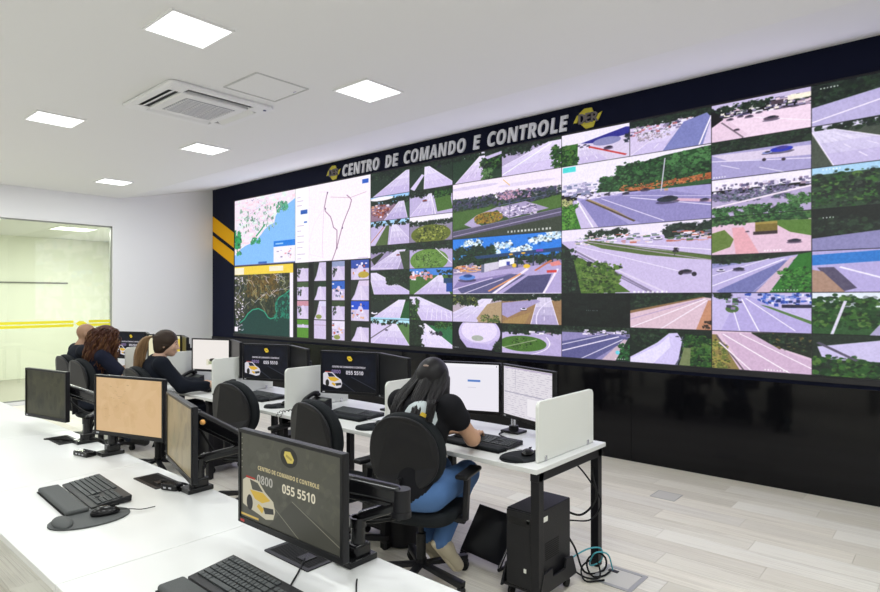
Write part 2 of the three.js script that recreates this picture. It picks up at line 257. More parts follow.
// a carriageway seen from above: horizon hy, vanishing x vx, bottom edges xl..xr
function road(t, o) {
  const { sky = '#e9e2f6', hy = 0.3, trees = DK, tn = 90, ground = '#4d6b3c', ground2, vx = 0.6, vw = 0.04, xl = 0, xr = 1, col = '#c3b5dd', lanes = 3, edge = '#efe6fa', shoulder } = o;
  t.bg(sky, 0, hy); t.bg(ground, hy, 1);
  if (ground2) t.poly(ground2, vx, hy, 1, hy, 1, 1, xr, 1);
  if (trees) t.trees(trees, 0, hy - 0.16, 1, hy + 0.05, tn, 0.06);
  if (shoulder) t.poly(shoulder, vx - vw * 1.6, hy, vx + vw * 1.6, hy, xr + 0.12, 1, xl - 0.12, 1);
  t.poly(col, vx - vw, hy, vx + vw, hy, xr, 1, xl, 1); t.poly('rgba(248,242,255,0.34)', vx - vw, hy, vx + vw, hy, vx + vw + (xr - vx - vw) * 0.35, hy + (1 - hy) * 0.35, vx - vw + (xl - vx + vw) * 0.35, hy + (1 - hy) * 0.35); t.poly('rgba(248,242,255,0.22)', vx - vw, hy, vx + vw, hy, vx + vw + (xr - vx - vw) * 0.65, hy + (1 - hy) * 0.65, vx - vw + (xl - vx + vw) * 0.65, hy + (1 - hy) * 0.65);
  for (let i = 0; i < 26; i++) { const f = rnd(), a = rr(0, 0.7), b = a + rr(0.1, 0.3), xt = vx - vw + 2 * vw * f, xb = xl + (xr - xl) * f; t.line(rnd() < 0.5 ? 'rgba(110,98,140,0.10)' : 'rgba(245,238,252,0.12)', rr(0.008, 0.03), xt + (xb - xt) * a, hy + (1 - hy) * a, xt + (xb - xt) * b, hy + (1 - hy) * b); }
  for (let i = 0; i <= lanes; i++) { const f = i / lanes, xb = xl + (xr - xl) * f, xt = vx - vw + 2 * vw * f; const out = i === 0 || i === lanes; if (out) t.line(edge, 0.012, xt, hy, xb, 1); else for (let k = 0; k < 5; k++) { const a = (k / 5) ** 1.6, b = ((k + 0.5) / 5) ** 1.6; t.line(edge, 0.004 + 0.010 * b, xt + (xb - xt) * a, hy + (1 - hy) * a, xt + (xb - xt) * b, hy + (1 - hy) * b); } }
}
const YR = Array.from({ length: 8 }, (_, i) => VY1 - (VY1 - VY0) * i / 7);             // rows of the camera grid
const CX = [-6.29, -5.53, -4.785, -4.04, -3.255, -2.49, -1.717, -0.932, -0.16];       // columns of the camera grid
const feeds = [];                                        // [x0, x1, yTop, yBottom, painter]
const small = (c, r, f) => feeds.push([CX[c], CX[c + 1], YR[r], YR[r + 1], f]);
const big = (c, r, f) => feeds.push([CX[c], CX[c + 2], YR[r], YR[r + 2], f]);
// coastal street map
feeds.push([-9.91, -8.075, VY1, 2.19, t => {
  t.bg('#f3e6f2'); t.bits(['#f7d7e4', '#fbf2fb', '#e6e6f4', '#f0dced', '#e2f0ea'], 0, 0, 1, 0.8, 260, 0.08, 0.04);
  t.poly('#86bdf5', 1, 0.12, 0.93, 0.16, 0.86, 0.2, 0.8, 0.2, 0.74, 0.26, 0.7, 0.33, 0.68, 0.42, 0.6, 0.44, 0.52, 0.5, 0.46, 0.57, 0.4, 0.62, 0.34, 0.66, 0.2, 0.70, 0.12, 0.74, 0.06, 0.8, 0, 0.84, 0, 1, 1, 1);
  t.trees(['#b5ead0', '#8fe0b0', '#d5f2e4'], 0.1, 0.15, 0.75, 0.5, 60, 0.02);
  t.trees(['#38c877', '#4fd68a', '#2db56a'], 0.0, 0.5, 0.10, 0.72, 40, 0.035); t.trees(['#38c877', '#62dca0'], 0.3, 0.6, 0.45, 0.68, 30, 0.02); t.line('#3fcb80', 0.02, 0.38, 0.58, 0.46, 0.5, 0.53, 0.42); t.trees(['#5fd6a0', '#8be4be'], 0.72, 0.14, 0.88, 0.26, 40, 0.022); t.trees(['#50cf8c'], 0.04, 0.78, 0.12, 0.82, 12, 0.02);
  for (let i = 0; i < 26; i++) t.line('rgba(190,170,205,0.5)', 0.004, rr(0, 0.7), rr(0, 0.5), rr(0, 0.7), rr(0, 0.6));
  t.bits(['#c05a80', '#8a76b8', '#e08ab0', '#6d6a9c'], 0, 0.02, 0.7, 0.5, 40, 0.012, 0.014);
  t.rect('#f5eefa', 0.67, 0.76, 0.33, 0.22); t.rect('#1f7fe0', 0.67, 0.68, 0.33, 0.08); t.rect('#9cc8f5', 0.7, 0.71, 0.12, 0.02); t.bits(['#b9aacb', '#8f86a8', '#e3a0b0'], 0.7, 0.79, 0.94, 0.92, 12, 0.04, 0.02);
  t.rect('#2f63b8', 0.42, 0.955, 0.14, 0.03); t.rect('#6a6590', 0, 0.985, 1, 0.015);
}]);
// satellite picture of the coast with a yellow header
feeds.push([-9.91, -8.075, 2.18, VY0, t => {
  t.bg('#23362f'); t.trees(['#2d3a2c', '#3c4430', '#4a4a36', '#2a332b', '#51532f'], 0, 0.1, 1, 0.75, 260, 0.06); t.trees(['#6a5426', '#76602e', '#5d4a24', '#4f4a2c'], 0.25, 0.15, 0.75, 0.45, 110, 0.05);
  t.poly('#0f3f3a', 1, 0.3, 0.92, 0.36, 0.84, 0.42, 0.76, 0.46, 0.72, 0.52, 0.7, 0.6, 0.72, 0.68, 0.7, 0.74, 0.62, 0.76, 0.58, 0.74, 0.52, 0.66, 0.42, 0.62, 0.32, 0.64, 0.24, 0.7, 0.18, 0.78, 0.14, 0.86, 0.1, 1, 1, 1);
  t.line('#38c9a2', 0.016, 1, 0.3, 0.92, 0.36, 0.84, 0.42, 0.76, 0.46, 0.72, 0.52, 0.7, 0.6, 0.72, 0.68, 0.7, 0.74, 0.62, 0.76, 0.58, 0.74, 0.52, 0.66, 0.42, 0.62, 0.32, 0.64, 0.24, 0.7, 0.18, 0.78, 0.1, 0.84); t.trees(['#1f8f76', '#2aa588'], 0.7, 0.42, 0.95, 0.75, 30, 0.03);
  for (let i = 0; i < 22; i++) { let x = rr(0, 0.9), y = rr(0.15, 0.5); const p = [x, y]; for (let k = 0; k < 6; k++) { x += rr(-0.07, 0.09); y += rr(-0.06, 0.09); p.push(x, Math.min(y, 0.66)); } t.line(rnd() < 0.5 ? 'rgba(225,215,235,0.7)' : 'rgba(190,190,150,0.6)', 0.007, ...p); }
  t.bits(['#e9e0f0', '#bfb4c8'], 0.0, 0.15, 0.16, 0.95, 60, 0.03, 0.02);
  t.rect('#efd04a', 0, 0, 1, 0.125); t.rect('#f2ead2', 0, 0.02, 0.17, 0.1); t.rect('#f2ead2', 0.6, 0.02, 0.22, 0.07); t.rect('#f4ecfb', 0.92, 0.125, 0.05, 0.875); t.rect('#f4ecfb', 0, 0.9, 0.06, 0.07); t.rect('#101418', 0.97, 0, 0.03, 1);
}]);
// road-network page
feeds.push([-8.075, -6.29, VY1, 2.18, t => {
  t.bg('#f6eef8'); t.rect('#fbf6fc', 0.0, 0.0, 0.2, 1); t.rect('#d8cbe2', 0.2, 0, 0.003, 1);
  for (const [y, w] of [[0.12, 0.05], [0.17, 0.09], [0.23, 0.07], [0.5, 0.1], [0.57, 0.06], [0.64, 0.1], [0.72, 0.1], [0.79, 0.08], [0.88, 0.12], [0.94, 0.06]]) t.rect('#cfc3da', 0.03, y, w, 0.012);
  t.rect('#2f5fb4', 0.08, 0.30, 0.10, 0.055); t.rect('#3f6fc4', 0.13, 0.455, 0.045, 0.02); t.rect('#2f5fc0', 0.9, 0.045, 0.075, 0.05); t.rect('#cfc3da', 0.85, 0.98, 0.12, 0.01);
  const p = [0.46, 0.12, 0.44, 0.2, 0.42, 0.3, 0.43, 0.36, 0.5, 0.44, 0.52, 0.5, 0.54, 0.58, 0.585, 0.62, 0.585, 0.72, 0.58, 0.84, 0.56, 0.9, 0.52, 1], q = [0.71, 0.2, 0.75, 0.24, 0.77, 0.27, 0.745, 0.36, 0.7, 0.46, 0.66, 0.56, 0.62, 0.7, 0.6, 0.78, 0.58, 0.86];
  t.line('#d9b6cc', 0.014, ...p); t.line('#8a6f8c', 0.007, ...p); t.line('#d9b6cc', 0.014, ...q); t.line('#8a6f8c', 0.007, ...q); t.line('#c9a4ba', 0.006, 0.5, 0.19, 0.6, 0.21, 0.75, 0.24, 0.95, 0.2); t.line('#dcc3d8', 0.006, 0.41, 0.3, 0.4, 0.55, 0.39, 0.8, 0.4, 0.96); t.line('#e0cbe0', 0.004, 0.35, 0.1, 0.46, 0.12); t.line('#e6d6e8', 0.004, 0.4, 0.33, 0.28, 0.5, 0.2, 0.75, 0.22, 0.9, 0.4, 0.95);
  for (const [x, y] of [[0.46, 0.13], [0.655, 0.6], [0.585, 0.84], [0.43, 0.33]]) t.oval('#5a3f6a', x, y, 0.008, 0.012);
}]);
// the block of sixteen upright clips on black
feeds.push([-8.075, -6.29, 2.18, VY0, t => {
  t.bg('#0e1014');
  const kinds = [['#3b4a34', 0], ['#cfc2e2', 1], ['#8f9ac0', 0], ['#3550a8', 2], ['#55704a', 0], ['#2e4a34', 1], ['#2f63c0', 2], ['#d8c6e4', 1], ['#c98fa0', 0], ['#d8d0ec', 1], ['#44583c', 0], ['#2350c8', 2], ['#6db03c', 3], ['#d6cae8', 4], ['#e5dcf0', 2], ['#1a2220', 1]];
  kinds.forEach(([col, k], i) => {
    const c = i % 4, r = Math.floor(i / 4), x = 0.03 + c * 0.245, y = 0.01 + r * 0.248, w = c === 3 ? 0.215 : 0.165, h = 0.238;
    t.rect('#cbbde0', x, y, w, h); t.rect(col, x, y, w, h * (k === 2 ? 0.42 : 0.28));
    t.poly('#d8cbe8', x + w * 0.45, y + h * 0.25, x + w * 0.6, y + h * 0.25, x + w, y + h, x + w * 0.1, y + h);
    if (k === 0) t.trees(DK, x + 0.01, y + h * 0.3, x + w * 0.35, y + h * 0.8, 12, 0.014);
    if (k === 1) { t.poly('#29352c', x, y, x + w * 0.45, y, x + w * 0.2, y + h * 0.7, x, y + h); t.line('#f2e8fa', 0.005, x + w * 0.55, y + h * 0.3, x + w * 0.6, y + h); }
    if (k === 2) t.bits(['#f0e8fa', '#22306a', '#c05a4a', '#e0b090'], x, y + h * 0.1, x + w * 0.8, y + h * 0.8, 16, 0.03, 0.03);
    if (k === 3) t.rect('#6db03c', x, y + h * 0.45, w, h * 0.55);
    if (k === 4) { t.rect('#cfc2e2', x, y, w, h); t.rect('#b090b0', x, y + h * 0.25, w, 0.006); }
    if (c === 3 && r === 0) t.oval('#b7a23e', x + w * 0.7, y + h * 0.75, w * 0.3, h * 0.16);
    if (i === 9 || i === 14) t.oval('#a9b560', x + w * 0.4, y + h * 0.85, w * 0.25, h * 0.12);
  });
}]);
// column 0
small(0, 0, t => { road(t, { sky: '#27362f', hy: 0.12, ground: '#2c4234', vx: 0.98, vw: 0.06, xl: 0.05, xr: 1.25, col: '#c6b8e2', ground2: '#3c5a3c' }); t.trees(DK, 0, 0, 0.7, 0.3, 60, 0.08); t.car(0.62, 0.35, 0.06, '#4a4a66'); });
small(0, 1, t => { road(t, { sky: '#9cc6f2', hy: 0.3, ground: '#8f7288', vx: 0.8, vw: 0.06, xl: 0.35, xr: 0.95, col: '#b9abd8', ground2: '#46684a' }); t.bits(['#a0503c', '#d8a088', '#e8dcf0', '#7a3a34', '#5a4050'], 0, 0.3, 0.45, 0.8, 60, 0.08, 0.08); t.oval('#f4f0fc', 0.3, 0.1, 0.3, 0.08); });
small(0, 2, t => { road(t, { sky: '#a8d0f4', hy: 0.2, ground: '#c0b2da', vx: 0.62, vw: 0.05, xl: 0.5, xr: 1.1, lanes: 4, tn: 30 }); t.poly('#66804a', 0.42, 0.22, 0.5, 0.22, 0.45, 1, 0.12, 1); t.poly('#cdbfe4', 0.3, 0.25, 0.4, 0.25, 0.1, 1, -0.1, 1); t.line('#b06a50', 0.02, 0.36, 0.25, -0.02, 0.9); });
small(0, 3, t => { road(t, { sky: '#26332c', hy: 0.22, ground: '#9d90b6', vx: 0.8, vw: 0.1, xl: -0.1, xr: 0.7, lanes: 4, col: '#c2b4dc' }); t.poly('#4a5a42', 0.75, 0.3, 1, 0.3, 1, 1, 0.86, 1); t.poly('#3a4436', 0.0, 0.55, 0.3, 0.3, 0.36, 0.36, 0.1, 0.8); t.car(0.72, 0.42, 0.08, '#b04040'); t.line('#f2e8fa', 0.02, 0, 0.9, 0.6, 0.95); });
small(0, 4, t => { road(t, { sky: '#22302a', hy: 0.1, ground: '#2f4434', vx: 0.05, vw: 0.1, xl: 0.1, xr: 1.15, col: '#cbbde6', tn: 140 }); t.trees(DK, 0.45, 0, 1, 0.55, 90, 0.08); });
small(0, 5, t => { road(t, { sky: '#1d2723', hy: 0.2, ground: '#222e28', vx: 0.82, vw: 0.08, xl: 0.0, xr: 0.75, col: '#d2c6ea', ground2: '#2c6a3a' }); t.car(0.57, 0.26, 0.1, '#3a3040'); t.car(0.1, 0.75, 0.16, '#f4f0fc'); t.rect('#a6d6ee', 0, 0.93, 1, 0.07); });
small(0, 6, t => { road(t, { sky: '#b8e2f2', hy: 0.16, ground: '#d4c6ea', vx: 0.62, vw: 0.05, xl: 0.05, xr: 1.0, col: '#cabce4', ground2: '#6f9a5c', tn: 20 }); t.line('#55505e', 0.03, 0.55, 0.2, 0.0, 0.8); t.car(0.42, 0.42, 0.07, '#5a4a6a'); });
// column 1
small(1, 0, t => { road(t, { sky: '#26342c', hy: 0.14, ground: '#33483a', vx: 0.42, vw: 0.05, xl: 0.35, xr: 1.1, col: '#d0c2ea', tn: 110 }); t.poly('#d8ccee', 0.02, 0.9, 0.3, 0.4, 0.36, 0.45, 0.12, 1); t.car(0.7, 0.22, 0.1, '#2a2436'); });
small(1, 1, t => { road(t, { sky: '#2a3830', hy: 0.18, ground: '#bfb2da', vx: 0.5, vw: 0.03, xl: 0.0, xr: 0.55, col: '#c9bbe4' }); t.trees(GR, 0.62, 0.15, 0.95, 0.4, 40, 0.06); t.poly('#5f8a40', 0.6, 0.4, 0.95, 0.35, 1, 0.85, 0.66, 0.9); t.line('#efe6fa', 0.02, 0.52, 0.25, 0.62, 1); t.car(0.37, 0.42, 0.1, '#a04a4a'); });
small(1, 2, t => { t.bg('#f2ecf8', 0, 0.3); t.bg('#8e84a0', 0.3, 1); t.trees(DK, 0, 0.22, 1, 0.34, 70, 0.05); t.oval('#7d8b36', 0.5, 0.72, 0.46, 0.36); t.trees(['#8f9a40', '#6e7c30', '#a0a850'], 0.15, 0.5, 0.85, 0.95, 50, 0.07); });
small(1, 3, t => { t.bg('#26332a', 0, 0.28); t.bg('#b8aad2', 0.28, 1); t.trees(DK, 0, 0.05, 1, 0.28, 80, 0.06); t.oval('#7fae4e', 0.46, 0.7, 0.44, 0.42); t.trees(['#8cba5a', '#74a446', '#98c468'], 0.15, 0.45, 0.75, 0.95, 50, 0.06); t.line('#efe6fa', 0.02, 0.62, 0.26, 0.98, 0.85); });
small(1, 4, t => { road(t, { sky: '#4c86d8', hy: 0.28, ground: '#5a8a44', vx: 0.72, vw: 0.04, xl: 0.1, xr: 0.95, col: '#c9bbe4', tn: 20 }); t.bits(['#efe6fa', '#b9a8cc', '#d88a80'], 0, 0.1, 0.5, 0.35, 40, 0.07, 0.12); t.rect('#2a4fa0', 0.86, 0.55, 0.14, 0.35); t.rect('#22406a', 0.8, 0.4, 0.2, 0.18); });
small(1, 5, t => { road(t, { sky: '#2e3e34', hy: 0.08, ground: '#3c5440', vx: 0.1, vw: 0.12, xl: 0.3, xr: 1.5, col: '#cdbfe8', tn: 50, ground2: '#31463a' }); t.trees(DK.concat(GR), 0, 0.2, 0.2, 1, 40, 0.06); for (let i = 0; i < 6; i++) t.line('#f0e8fc', 0.012, 0.45 + i * 0.1, 0.5 + i * 0.03, 0.4 + i * 0.12, 0.95); });
small(1, 6, t => { road(t, { sky: '#1e2a24', hy: 0.1, ground: '#18211d', vx: 0.3, vw: 0.08, xl: 0.3, xr: 1.1, col: '#dfd4f2', ground2: '#3f8a5a' }); t.trees(DK, 0, 0, 0.3, 1, 80, 0.08); t.trees(['#2f2a38'], 0.5, 0.4, 0.75, 0.5, 10, 0.05); t.trees(GR, 0.6, 0.05, 1, 0.25, 30, 0.05); });
// columns 2 and 3
small(2, 0, t => { road(t, { sky: '#e6e0f2', hy: 0.14, ground: '#33503a', vx: 0.62, vw: 0.05, xl: 0.05, xr: 0.62, col: '#d2c2e8', tn: 100 }); t.trees(DK.concat(GR), 0.62, 0.25, 1, 0.6, 50, 0.08); t.trees(['#5a8a4e', '#79a468'], 0.6, 0.65, 0.8, 1, 30, 0.05); t.poly('#c9bce0', 0.66, 0.2, 1, 0.1, 1, 0.2, 0.72, 0.3); });
small(3, 0, t => { road(t, { sky: '#2a3a30', hy: 0.1, ground: '#b5a8cc', vx: 0.9, vw: 0.1, xl: -0.5, xr: 0.95, col: '#d4c6ec', tn: 60 }); t.trees(DK, 0, 0.0, 0.5, 0.25, 60, 0.08); t.trees(GR, 0.86, 0.3, 1, 1, 40, 0.06); t.line('#ffffff', 0.02, 0, 0.95, 0.85, 0.15); });
big(2, 1, t => {
  t.bg('#f2e6f6', 0, 0.3); t.oval('#d9cdea', 0.2, 0.1, 0.25, 0.03); t.oval('#e0d4ee', 0.7, 0.16, 0.25, 0.03); t.bg('#4a6a3a', 0.28, 1);
  t.bits(TOWN, 0.15, 0.26, 1, 0.38, 160, 0.04, 0.04); t.trees(['#4a4666', '#3c4a50', '#2c3a34'], 0, 0.3, 1, 0.46, 160, 0.04); t.trees(['#c99ab4', '#8f7ca6'], 0.45, 0.26, 0.75, 0.38, 40, 0.025); t.line('#e0b060', 0.008, 0.5, 0.05, 0.56, 0.16);
  t.poly('#5c8440', 0, 0.52, 0.4, 0.48, 0.3, 0.75, 0, 0.82); t.poly('#648c44', 0.7, 0.5, 1, 0.42, 1, 0.62, 0.85, 0.66);
  t.poly('#b5a8ce', 0.12, 0.75, 0.25, 0.6, 0.45, 0.5, 0.5, 0.52, 0.3, 0.63, 0.22, 0.72, 0.3, 0.8, 0.2, 0.82); t.oval('#9a7a30', 0.36, 0.67, 0.14, 0.1); t.trees(['#a8862c', '#8a6a28', '#7d7a34'], 0.26, 0.6, 0.46, 0.74, 40, 0.03);
  t.poly('#a99cc2', 0.42, 0.52, 0.7, 0.46, 0.9, 0.62, 0.55, 0.72); t.bits(['#efe6fa', '#5a5276', '#d0c0dc'], 0.46, 0.5, 0.78, 0.68, 110, 0.03, 0.025); t.line('#55607a', 0.012, 0.45, 0.48, 0.88, 0.4);
  t.poly('#5b5670', 0, 0.86, 1, 0.64, 1, 0.76, 0, 0.98); t.line('#a79cc0', 0.014, 0, 0.95, 1, 0.7); t.line('#7d7696', 0.012, 0, 0.87, 1, 0.64); t.poly('#3c4438', 0, 0.98, 1, 0.76, 1, 1, 0, 1); t.stamp(0.54, 0.93, 13);
  t.line('#6a6688', 0.006, 0.56, 0.42, 0.56, 0.85);
});
big(2, 3, t => {
  t.bg('#2f7fe0', 0, 0.4); for (const [x, y, w] of [[0.2, 0.1, 0.16], [0.5, 0.17, 0.13], [0.82, 0.12, 0.15], [0.65, 0.26, 0.18], [0.95, 0.05, 0.1], [0.4, 0.28, 0.1]]) { t.trees(['#dfeefc', '#f4fafe', '#b9d8f8'], x - w / 2, y - 0.03, x + w / 2, y + 0.03, 14, 0.04); }
  t.bg('#8f83ac', 0.44, 1); t.trees(['#1c3a2a', '#24482f', '#17302a', '#2e5436'], 0, 0.18, 0.42, 0.5, 130, 0.045); t.trees(['#24402f', '#2e4c36'], 0.4, 0.36, 1, 0.48, 60, 0.035);
  t.poly('#27436e', 0.22, 0.33, 1.0, 0.26, 1.0, 0.32, 0.25, 0.38); for (const x of [0.45, 0.62, 0.76, 0.92]) t.rect('#2a3350', x, 0.34, 0.012, 0.22); t.rect('#7a4ab0', 0.79, 0.27, 0.06, 0.04); t.oval('#e8b040', 0.57, 0.33, 0.02, 0.015); t.oval('#e8b040', 0.68, 0.32, 0.02, 0.015);
  t.bits(['#d89a5a', '#e0b08a', '#c06a40', '#e8d8e4'], 0, 0.48, 0.35, 0.6, 60, 0.05, 0.03);
  t.poly('#b4a6d4', 0, 0.66, 1, 0.5, 1, 1, 0, 1); t.poly('#5c5a86', 0.05, 0.9, 0.55, 0.66, 0.7, 0.68, 0.42, 1, 0.1, 1); t.poly('#504e78', 0.5, 0.98, 0.72, 0.7, 0.92, 0.68, 0.85, 1, 0.5, 1); t.poly('#8d7fb4', 0.05, 0.78, 0.6, 0.64, 0.5, 0.7, 0, 0.9);
  t.line('#f0e4f8', 0.03, 0.4, 1, 0.72, 0.58); t.line('#e6a070', 0.02, 0.36, 0.95, 0.66, 0.66); t.line('#f0e4f8', 0.02, 0.85, 1, 0.97, 0.6); t.line('#e8dcf6', 0.012, 0, 0.92, 0.4, 0.72); t.line('#e8dcf6', 0.012, 0.1, 1, 0.5, 0.74);
  t.rect('#6a6e88', 0.29, 0.48, 0.03, 0.14); t.poly('#cfc9dc', 0.32, 0.47, 0.46, 0.44, 0.46, 0.56, 0.32, 0.62); t.poly('#f0eef8', 0.46, 0.42, 0.6, 0.39, 0.6, 0.49, 0.46, 0.54); t.rect('#3c4aa8', 0.53, 0.45, 0.03, 0.06);
  t.oval('#e8c040', 0.6, 0.52, 0.02, 0.035); t.oval('#e8c040', 0.71, 0.54, 0.03, 0.035); t.line('#c8704a', 0.02, 0.78, 0.62, 0.92, 0.46); t.poly('#e08a8a', 0.9, 0.5, 0.98, 0.47, 1, 0.54, 0.92, 0.56); t.rect('#d04040', 0.88, 0.62, 0.08, 0.04);
  t.car(0.15, 0.7, 0.15, '#5f8ad8', '#2a4a8a'); t.rect('#efe8f8', 0, 0.985, 1, 0.015);
});
small(2, 5, t => { road(t, { sky: '#3a5042', hy: 0.16, ground: '#b8a8b8', vx: 0.72, vw: 0.1, xl: -0.4, xr: 0.5, col: '#d0c4e8', tn: 110 }); t.trees(DK.concat(OLIVE), 0, 0.05, 0.5, 0.35, 60, 0.07); t.poly('#b0987a', 0.72, 0.35, 1, 0.25, 1, 1, 0.55, 1, 0.5, 0.85); t.trees(['#5f7a44', '#8a8a54'], 0.6, 0.75, 0.95, 1, 30, 0.05); });
small(3, 5, t => { road(t, { sky: '#e8def2', hy: 0.12, ground: '#9a7a5a', vx: 0.72, vw: 0.1, xl: 0.5, xr: 0.95, col: '#b0a4cc', lanes: 2, tn: 80 }); t.poly('#a79bc6', 0, 0.3, 0.6, 0.18, 0.66, 0.25, 0.1, 0.8, 0, 0.7); t.poly('#a88a5c', 0.05, 0.9, 0.5, 0.6, 0.4, 1, 0, 1); t.car(0.38, 0.5, 0.1, '#f0e8fa'); t.curve('#e8defa', 0.02, 0.6, 1, 0.55, 0.5, 0.85, 0.2); t.trees(DK, 0, 0.02, 0.5, 0.2, 50, 0.05); });
small(2, 6, t => { t.bg('#181c20'); t.oval('#cdbfe8', 0.55, 0.35, 0.42, 0.55); t.oval('#e4d8f4', 0.55, 0.28, 0.36, 0.42); t.poly('#bcaede', 0.14, 0.55, 0.3, 0.9, 0.8, 0.95, 0.95, 0.5, 0.75, 0.75, 0.4, 0.72); t.oval('#aab0a8', 0.52, 0.55, 0.12, 0.1); t.rect('#181c20', 0, 0, 0.06, 1); t.trees(DK, 0.88, 0.7, 1, 1, 20, 0.06); t.stamp(0.02, 0.9, 4); });
small(3, 6, t => { t.bg('#2f463a', 0, 0.3); t.bg('#c2b4dc', 0.28, 1); t.trees(DK, 0, 0, 1, 0.28, 90, 0.07); t.bits(TOWN, 0.45, 0.18, 0.8, 0.34, 14, 0.08, 0.08); t.poly('#b8aad6', 0.2, 0.4, 0.8, 0.3, 1, 0.5, 1, 1, 0.3, 1, 0.9, 0.62, 0.7, 0.42); t.oval('#5d8e3c', 0.36, 0.65, 0.4, 0.26); t.trees(['#6d9c46', '#527f34'], 0.1, 0.5, 0.6, 0.8, 30, 0.05); t.line('#dfe6c8', 0.02, 0, 0.82, 0.6, 0.5); t.curve('#efe6fa', 0.02, 0.5, 1, 0.95, 0.75, 0.75, 0.4); });
// columns 4 and 5
small(4, 0, t => { road(t, { sky: '#eee6f8', hy: 0.35, ground: '#4f8a3c', vx: 0.32, vw: 0.06, xl: 0.25, xr: 0.75, col: '#cdbfe6', trees: null }); t.trees(GR, 0, 0.4, 0.22, 1, 50, 0.06); t.poly('#d8cce8', 0.36, 0.36, 1, 0.3, 1, 1, 0.7, 1); t.poly('#2f2f8c', 0.3, 0.36, 0.95, 0.1, 1, 0.12, 1, 0.32, 0.5, 0.42); t.oval('#8a8ab8', 0.68, 0.42, 0.2, 0.12); t.rect('#c03a3a', 0.42, 0.5, 0.02, 0.05); t.line('#c23c3c', 0.04, 0.42, 0.5, 0.95, 0.92); t.car(0.7, 0.62, 0.12, '#4a3a56'); for (let i = 0; i < 4; i++) t.car(0.26 + i * 0.05, 0.42 + (i % 2) * 0.05, 0.05, '#3a3a50'); t.trees(['#2c3442'], 0.95, 0.3, 1, 0.6, 8, 0.04); });
small(5, 0, t => { road(t, { sky: '#33423a', hy: 0.2, ground: '#d6c8ea', vx: 0.7, vw: 0.1, xl: 0.0, xr: 0.75, col: '#cfc2ea', tn: 40 }); t.bits(TOWN.concat(['#c9889a', '#b06a70']), 0, 0.1, 0.75, 0.42, 90, 0.06, 0.06); t.trees(DK, 0, 0.02, 1, 0.16, 60, 0.06); t.poly('#7d82bc', 0.68, 0.28, 0.95, 0.15, 1, 0.3, 0.9, 1, 0.42, 1); t.line('#f4ecfc', 0.02, 1, 0.25, 0.86, 0.98); t.trees(['#e2d6f0', '#b8a4b8'], 0.1, 0.4, 0.5, 0.6, 30, 0.04); });
big(4, 1, t => {
  t.bg('#f0e8f8', 0, 0.45); t.bits(['#b8aed2', '#8f8ab0', '#d8d0ea', '#7f86a8'], 0, 0.28, 0.35, 0.48, 90, 0.05, 0.04); t.rect('#4fd8d8', 0.01, 0.02, 0.1, 0.08);
  t.poly('#2f5d33', 0.26, 0.46, 0.32, 0.34, 0.42, 0.22, 0.55, 0.12, 0.72, 0.06, 1, 0.02, 1, 0.5, 0.28, 0.5); t.trees(['#2c5a30', '#3d7440', '#1f4427', '#4f8a4c', '#27502d'], 0.3, 0.28, 1, 0.44, 220, 0.035); t.trees(['#2c5a30', '#3d7440', '#1f4427', '#4f8a4c'], 0.42, 0.12, 1, 0.34, 220, 0.035); t.trees(['#5c9a58'], 0.75, 0.06, 1, 0.2, 30, 0.03);
  t.poly('#b0623a', 0.42, 0.46, 0.6, 0.43, 0.8, 0.42, 1, 0.38, 1, 0.48, 0.7, 0.52, 0.45, 0.5); t.trees(['#c87a48', '#9c5230', '#3f6a3c'], 0.45, 0.43, 1, 0.5, 60, 0.025); t.poly('#3c6a40', 0.6, 0.52, 1, 0.47, 1, 0.53, 0.66, 0.55);
  t.bg('#9a92c8', 0.55, 1); t.poly('#a49cd0', 0.12, 0.5, 1, 0.54, 1, 1, 0.1, 1); t.poly('#e6dcf2', 0.1, 0.5, 0.3, 0.47, 0.5, 0.51, 0.2, 0.56); t.bits(['#efe6fa', '#c0b4da', '#5a5270'], 0.12, 0.48, 0.4, 0.54, 50, 0.03, 0.02);
  t.poly('#c9bce2', 0.09, 0.55, 0.13, 0.55, 0.3, 1, 0.12, 1); t.poly('#8a84bc', 0.14, 0.56, 0.2, 0.55, 0.5, 1, 0.28, 1); t.line('#5a4a3a', 0.02, 0.19, 0.56, 0.53, 0.95); t.line('#a8906a', 0.014, 0.205, 0.56, 0.57, 0.96); t.poly('#8f88be', 0.24, 0.56, 0.7, 0.54, 1, 0.7, 1, 1, 0.58, 1);
  t.line('#f2ecfc', 0.012, 0.12, 0.56, 0.24, 1); t.line('#eee6fa', 0.008, 0.3, 0.57, 0.72, 0.98); t.line('#eee6fa', 0.01, 0.5, 0.6, 1, 0.82); t.line('#eee6fa', 0.006, 0.45, 0.56, 1, 0.7); t.poly('#d8b0c8', 0.72, 0.66, 1, 0.74, 1, 0.78, 0.72, 0.7);
  t.poly('#4f9a34', 0, 0.55, 0.08, 0.56, 0.15, 1, 0, 1); t.trees(['#5fae3c', '#48902f', '#7cc24c'], 0, 0.6, 0.11, 1, 60, 0.03); t.trees(['#a8b070', '#c8c090'], 0, 0.52, 0.08, 0.62, 20, 0.02);
  t.line('#c8c2d6', 0.008, 0.725, 0.1, 0.7, 0.56); t.car(0.74, 0.68, 0.12, '#27303c'); t.car(0.47, 0.53, 0.045, '#3a3448'); t.car(0.34, 0.51, 0.04, '#3a3448'); t.car(0.6, 0.51, 0.05, '#4a3a44'); t.car(0.96, 0.74, 0.05, '#4a4458'); t.rect('#c8a080', 0.72, 0.53, 0.025, 0.03);
});
